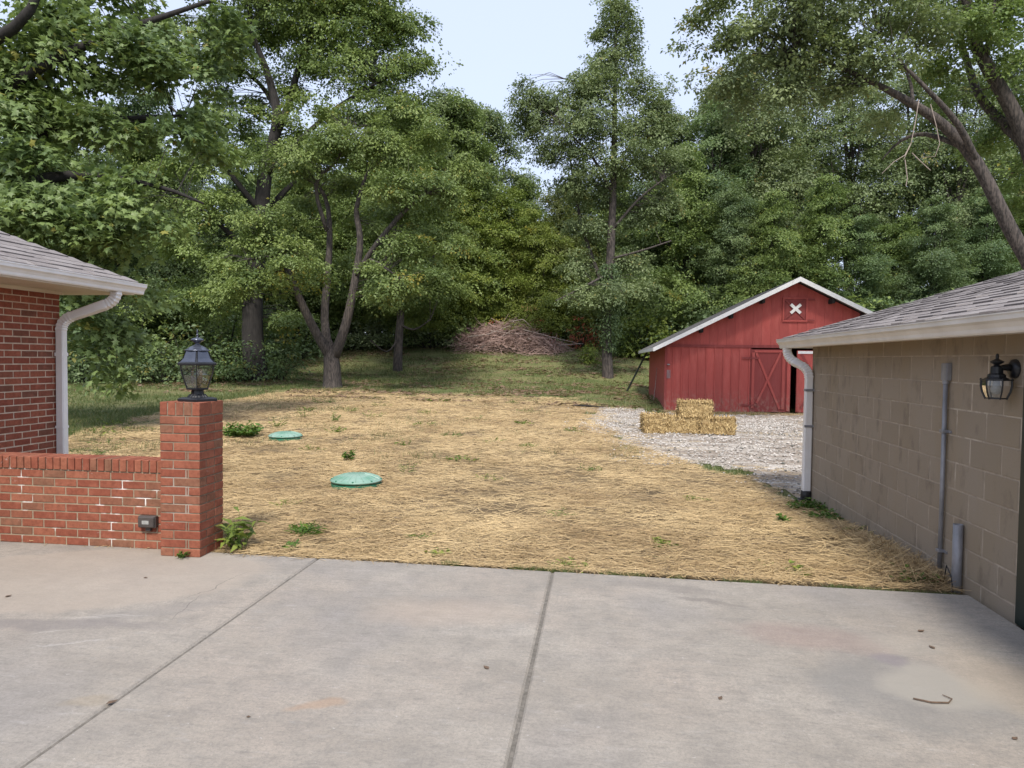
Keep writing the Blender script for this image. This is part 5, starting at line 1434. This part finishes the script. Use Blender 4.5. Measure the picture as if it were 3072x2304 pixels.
for kd, px, ds_, h, w in [('dark', 170, 30, 2.6, 1.1), ('dark', 230, 31, 3.4, 1), ('green', 290, 33, 3.6, 1), ('dark', 340, 31, 2.4, 1.1), ('dark', 400, 33, 3.6, 1), ('dark', 450, 32, 2.2, 1.2), ('green', 490, 35, 3.4, 1), ('dark', 520, 32.5, 2.6, 1), ('dark', 600, 33.5, 2.4, .9),
                          ('dark', 380, 37, 4.5, 1), ('dark', 260, 37, 4.5, 1), ('dark', 470, 38, 4.5, 1), ('dark', 560, 40, 4, 1), ('dark', 640, 42, 3.2, 1), ('dark', 160, 36, 4, 1),
                          ('green', 690, 45, 2.6, 1.2), ('grey', 760, 46, 2.4, 1.2), ('grey', 820, 46, 2.2, 1.2), ('green', 880, 46.5, 2.8, 1.1), ('grey', 930, 46, 2.4, 1.2), ('green', 975, 47, 3.4, 1), ('green', 1040, 50, 3.6, 1.1),
                          ('green', 1100, 50, 3.4, 1.1), ('dark', 1160, 50, 3.4, 1.1), ('green', 1200, 49, 3.2, 1), ('dark', 1240, 49, 3.2, 1), ('green', 1370, 45, 3.2, 1), ('dark', 1420, 44, 3.2, 1.1), ('green', 1350, 44, 2.4, 1), ('dark', 1480, 44, 4, 1), ('dark', 1400, 48, 4.5, 1), ('dark', 1290, 50, 4, 1),
                          ('dark', 1560, 42, 4, 1.1), ('dark', 1650, 42, 4.2, 1.1), ('dark', 1760, 41, 5, 1.1), ('green', 1860, 41, 5, 1.1), ('dark', 1950, 40, 5.5, 1.1), ('dark', 2050, 40, 5.5, 1.1), ('green', 2140, 38, 5.5, 1.1), ('dark', 2210, 36, 5.5, 1.1)] + [('dark', 20 + 78 * i, 56 + (i * 7) % 9, 4.6 + (i * 5) % 3, 1.25) for i in range(29)]:
    shrub(kd, px, ds_, h, ('high ' if h > 3.8 else 'low ' if h < 2.7 else 'chest high ' if h < 1.6 else '') + SL[kd] + ' shrub ' + zone(px), gsh, w)
shrub('yellow', 1270, 40.5, 1.35, 'low bright yellow green bush beside the ivy covered trunk', wide=.95)
shrub('yellow', 1395, 43, 3.4, 'yellow green bush between the ivy trunk and the barn')
shrub('gold', 640, 39, 2.5, 'golden yellow sapling glowing behind the forked maple', lift=4.2, name='sapling')
shrub('gold', 1065, 47.2, 2.9, 'small golden leaved bush behind the brush heap', wide=.6)
for px, ds_, h, lf in ((1187, 45.2, 1.5, .5), (1075, 46.8, 2.5, .5), (1238, 46.0, 1.9, .5), (1285, 46.4, 2.3, .5), (1165, 47.2, 2.7, .5), (1140, 46.8, 2.6, .5), (1255, 47.2, 2.9, .5)):
    shrub('red', px, ds_, h, 'small red leaved sumac sprig by the brush heap', 'red sumac sprigs', lift=lf - .5)

# ------------------------------------------------------------------ brush heap
rng = np.random.default_rng(77)
c = W(1100, 757, 45.5); c[2] = gz(c[0], c[1])
bp = empty('brush_pile', tuple(c)); tag(bp, 'heap of cut brown branches and twigs piled at the edge of the wood', 'brush pile')
n = 2600
u = rng.uniform(-1, 1, n)
px = c[0] + u * 3.4 + rng.normal(0, .2, n); py = c[1] + rng.normal(0, .8, n)
env = np.interp((px - c[0]) / 3.4, [-1.1, -.9, -.5, -.1, .15, .45, .8, 1.15], [.5, 1.15, 1.35, 1.8, 1.9, 1.4, .7, .2])
pz = zg(px, py) + env * rng.random(n) ** .6 * np.clip(1.2 - np.abs(py - c[1]) / 1.9, .15, 1)
mbs = [MB(), MB()]
for i in range(n):
    a = rng.normal(.0, .6) + (0 if rng.random() < .65 else PI / 2); L = rng.uniform(.5, 2.0); el = rng.normal(.08, .38) - .3 * (px[i] - c[0]) / 3.4 * math.cos(a)
    dd = np.array([math.cos(a) * math.cos(el), math.sin(a) * math.cos(el), math.sin(el)])
    p = np.array([px[i], py[i], pz[i]]); m = p + rng.normal(0, .09, 3)
    r = rng.uniform(.008, .026)
    q0, q1 = p - dd * L / 2, p + dd * L / 2
    q0[2] = max(q0[2], c[2] - .25); q1[2] = max(q1[2], c[2] - .25)
    mbs[0 if rng.random() < .6 else 1].tube([q0, m, q1], [r, r * .8, r * .35], 3, cap=False)
for mb, mt in zip(mbs, ('twig', 'twig_pale')):
    o = mb.build('twigs', M[mt], bp); o['kind'] = 'stuff'
for q in ([(1010, 728), (1055, 722), (1110, 700)], [(1030, 755), (1070, 735), (1120, 705)], [(1130, 712), (1190, 728), (1250, 742)], [(1175, 752), (1215, 745), (1260, 742)], [(1075, 735), (1085, 748), (1090, 756)], [(1000, 740), (1040, 750), (1080, 748)],
          [(1100, 695), (1130, 690), (1150, 708)], [(1160, 750), (1195, 738), (1240, 755)], [(1140, 730), (1160, 742), (1180, 757)], [(1060, 715), (1100, 720), (1150, 722)]):
    MB().tube([W(x, y, 44.6 + rng.normal(0, .15)) for x, y in q], [.045, .035, .018], 6).build('branch', M['bark_pale'], bp, smooth=True)

# ------------------------------------------------------------------ weeds, tufts, debris
def weed(label, x, y, h, w, seed, n=10, k=9, size=.05, mat='leaf_weed', shape='quad', group=None, name='weed', zz=None):
    r = np.random.default_rng(seed)
    z = (gz(x, y) + .0) if zz is None else zz
    t = empty(name, (x, y, z)); tag(t, label, 'weed', group)
    mb = MB(); Ps, Ds, Ns = [], [], []
    for i in range(n):
        a = r.uniform(0, 6.28); rr = w * math.sqrt(r.random()); hh = h * r.uniform(.45, 1) * (1 - .4 * rr / w)
        e = np.array([rr * math.cos(a), rr * math.sin(a), hh]); b_ = e * (.35, .35, 0) + (0, 0, -.01); m = (b_ + e) / 2 + (0, 0, .15 * hh)
        mb.tube([b_, m, e], [.003, .0025, .0015], 4, cap=False)
        for q in range(k):
            s = r.uniform(.25, 1.05); aa = r.uniform(0, 6.28)
            Ps.append(b_ * (1 - s) + e * s + r.normal(0, .008, 3)); Ds.append((math.cos(aa), math.sin(aa), r.uniform(-.2, .7))); Ns.append((r.normal(0, .4), r.normal(0, .4), 1))
    o = bpy.data.objects.new('stems', mb.data('stems', M['leaf_weed'])); link(o, t)
    Ps = np.array(Ps); Ps[:, 2] = np.maximum(Ps[:, 2], .012)
    v, f, tt = leaves(Ps, np.array(Ds), np.array(Ns), size * r.uniform(.6, 1.3, len(Ps)), np.clip(r.random(len(Ps)), 0, .95), shape)
    o = bpy.data.objects.new('foliage', np_mesh('foliage', v, f, M[mat], tint=tt)); link(o, t)
weed('leafy green weed clump behind the brick pillar in the straw', -7.2, 13.3, .34, .48, 1, 60, 14, .085)
weed('broad leaved dock plant growing against the foot of the brick pillar', -3.03, 5.50, .36, .18, 2, 22, 3, .16, 'leaf_bright', 'long')
weed('tiny green weed in the crack at the pillar foot on the concrete', -3.30, 5.14, .06, .06, 3, 8, 6, .035, zz=.002)
weed('green weed patch round the downspout foot of the garage', 2.46, 8.55, .16, .24, 4, 40, 9, .05)
weed('green creeping weeds along the foot of the block wall', 2.50, 7.95, .14, .22, 5, 40, 9, .05)
weed('small dark green weed mound halfway along the block wall', 2.52, 7.15, .12, .16, 6, 30, 9, .045)
weed('sprawling weeds at the corner of patio and garage around the pipes', 2.45, 5.62, .15, .20, 7, 22, 6, .05)
weed('upright weed beside a dark clod in the straw near the garage', 1.95, 7.6, .17, .08, 8, 7, 7, .06)
weed('tall grassy tuft near the patio edge in the straw', -2.69, 6.10, .11, .17, 9, 40, 4, .09, 'leaf_weed', 'blade')
weed('low green sprout at the patio edge', -2.6, 5.62, .05, .10, 10, 14, 6, .045)
weed('lone leafy stem standing between the two septic lids', -3.96, 10.6, .26, .10, 11, 6, 12, .08)
gw = 'small weeds poking through the straw'
for i, (x, y, h, w) in enumerate([(-2.75, 9.8, .16, .25), (-5.67, 14.3, .22, .3), (-5.9, 17.7, .28, .35), (-6.54, 16.5, .3, .2), (-7.3, 15, .26, .22), (-7.6, 17.2, .28, .2), (-3.1, 14.3, .14, .3), (-2.2, 11.2, .10, .45), (-1.5, 9.5, .09, .25), (-3.0, 24, .22, .3), (-5.7, 24.1, .2, .5),
                                  (-7.1, 19.1, .24, .3), (-1.6, 6.1, .07, .14), (-1.33, 5.65, .06, .12), (-1.3, 13, .12, .2), (-.1, 10.7, .12, .22), (-3.65, 12.7, .12, .22), (-2.1, 13.6, .12, .35), (-8.9, 11.6, .14, .5), (-10.2, 12.8, .2, .8), (-9.4, 13.6, .18, .6), (-8.2, 10.3, .12, .4), (-10.8, 14.6, .2, .7), (-4.9, 19.5, .2, .35), (-3.2, 18.2, .14, .4), (-8.3, 18.8, .25, .3), (-6.9, 21.3, .25, .4), (-8.9, 21.8, .25, .5), (-4.2, 16.4, .15, .3), (-5.0, 11.6, .12, .3), (-.6, 15.8, .12, .25), (-1.9, 17.3, .14, .3), (-3.4, 7.2, .07, .2), (-.4, 7.4, .06, .2), (.6, 6.3, .05, .15), (1.2, 8.7, .08, .2), (-2.2, 21.4, .18, .4), (1.5, 5.75, .06, .25), (-.2, 5.5, .05, .2)]):
    lab = ('small grassy weed tuft', 'small broad leaved weed', 'small narrow leaved weed')[i % 3] + ' in straw ' + ('close to the patio edge' if y < 8 else 'near the rimmed septic lid' if y < 12 else 'halfway across the yard' if y < 20 else 'near the lawn') + (', house side' if x < -6.8 else ', garage side' if x > -1 else '')
    weed(lab, x, y, h, w, 100 + i, 9 + (i * 5) % 8, 5 + i % 4, .045 + .0012 * y, 'leaf_bright' if i % 3 else 'leaf_weed', ('blade', 'quad', 'long')[i % 3], group=gw)
def scrap(name, label, cat, pts, mat, zs=.004):
    """small curled dead leaf lying on the ground"""
    x, y = pts[0]; L = pts[1]; a = pts[2]
    z = .003 if y < 5.3 and zs < .01 else gz(x, y) + zs
    mb = MB(); c_, s_ = math.cos(a), math.sin(a)
    out = [(0, 0, .004), (.3, .3, .02), (.65, .22, .012), (1, 0, .03), (.65, -.25, .016), (.25, -.28, .025)]
    vs = [(x + (u * c_ - v * s_) * L, y + (u * s_ + v * c_) * L, z + h * L * 4) for u, v, h in out]
    vs += [(p[0], p[1], p[2] + .0015) for p in vs]
    mb.add(vs, [(0, 1, 2, 3, 4, 5)[::-1], (6, 7, 8, 9, 10, 11)] + [(i, (i + 1) % 6, 6 + (i + 1) % 6, 6 + i) for i in range(6)])
    o = mb.build(name, mat, None, loc=(x, y, z)); tag(o, label, cat, 'dead leaves on the patio')
M['scrap'] = simple('dry_brown_leaf', (.075, .05, .034), .8, (.15, .095, .06), 60)
for i, (x, y, L, a) in enumerate([(1.94, 4.43, .055, .3), (1.92, 4.17, .05, 2), (.594, 3.375, .04, 1), (1.8, 3.2, .04, .5), (-3.27, 4.62, .04, 0), (-3.9, 4.1, .05, 1), (-2.244, 2.9, .06, .8), (-.55, 3.53, .05, 2.5), (-1.55, 2.89, .025, 0)]):
    scrap('dead_leaf', 'small dry brown leaf lying on the concrete patio', 'leaf', ((x, y), L * .8, a), M['scrap'])
tw = MB().tube([(1.53, 3.52, .006), (1.60, 3.49, .007), (1.68, 3.50, .006), (1.715, 3.54, .008), (1.69, 3.58, .007)], [.004, .0045, .004, .003, .002], 5).build('hooked_twig', M['scrap'], None, loc=(1.62, 3.52, 0))
tag(tw, 'thin hooked brown twig lying on the planter ring stain', 'twig')
br = MB().tube([(-.9, 24.2, gz(-.9, 24.2) + .05), (-.4, 24.0, gz(-.4, 24) + .09), (.15, 24.3, gz(.15, 24.3) + .05)], [.03, .04, .015], 6).build('fallen_branch', M['bark_dark'], None, loc=(-.4, 24, 0))
tag(br, 'dark fallen branch lying where straw meets lawn', 'branch')
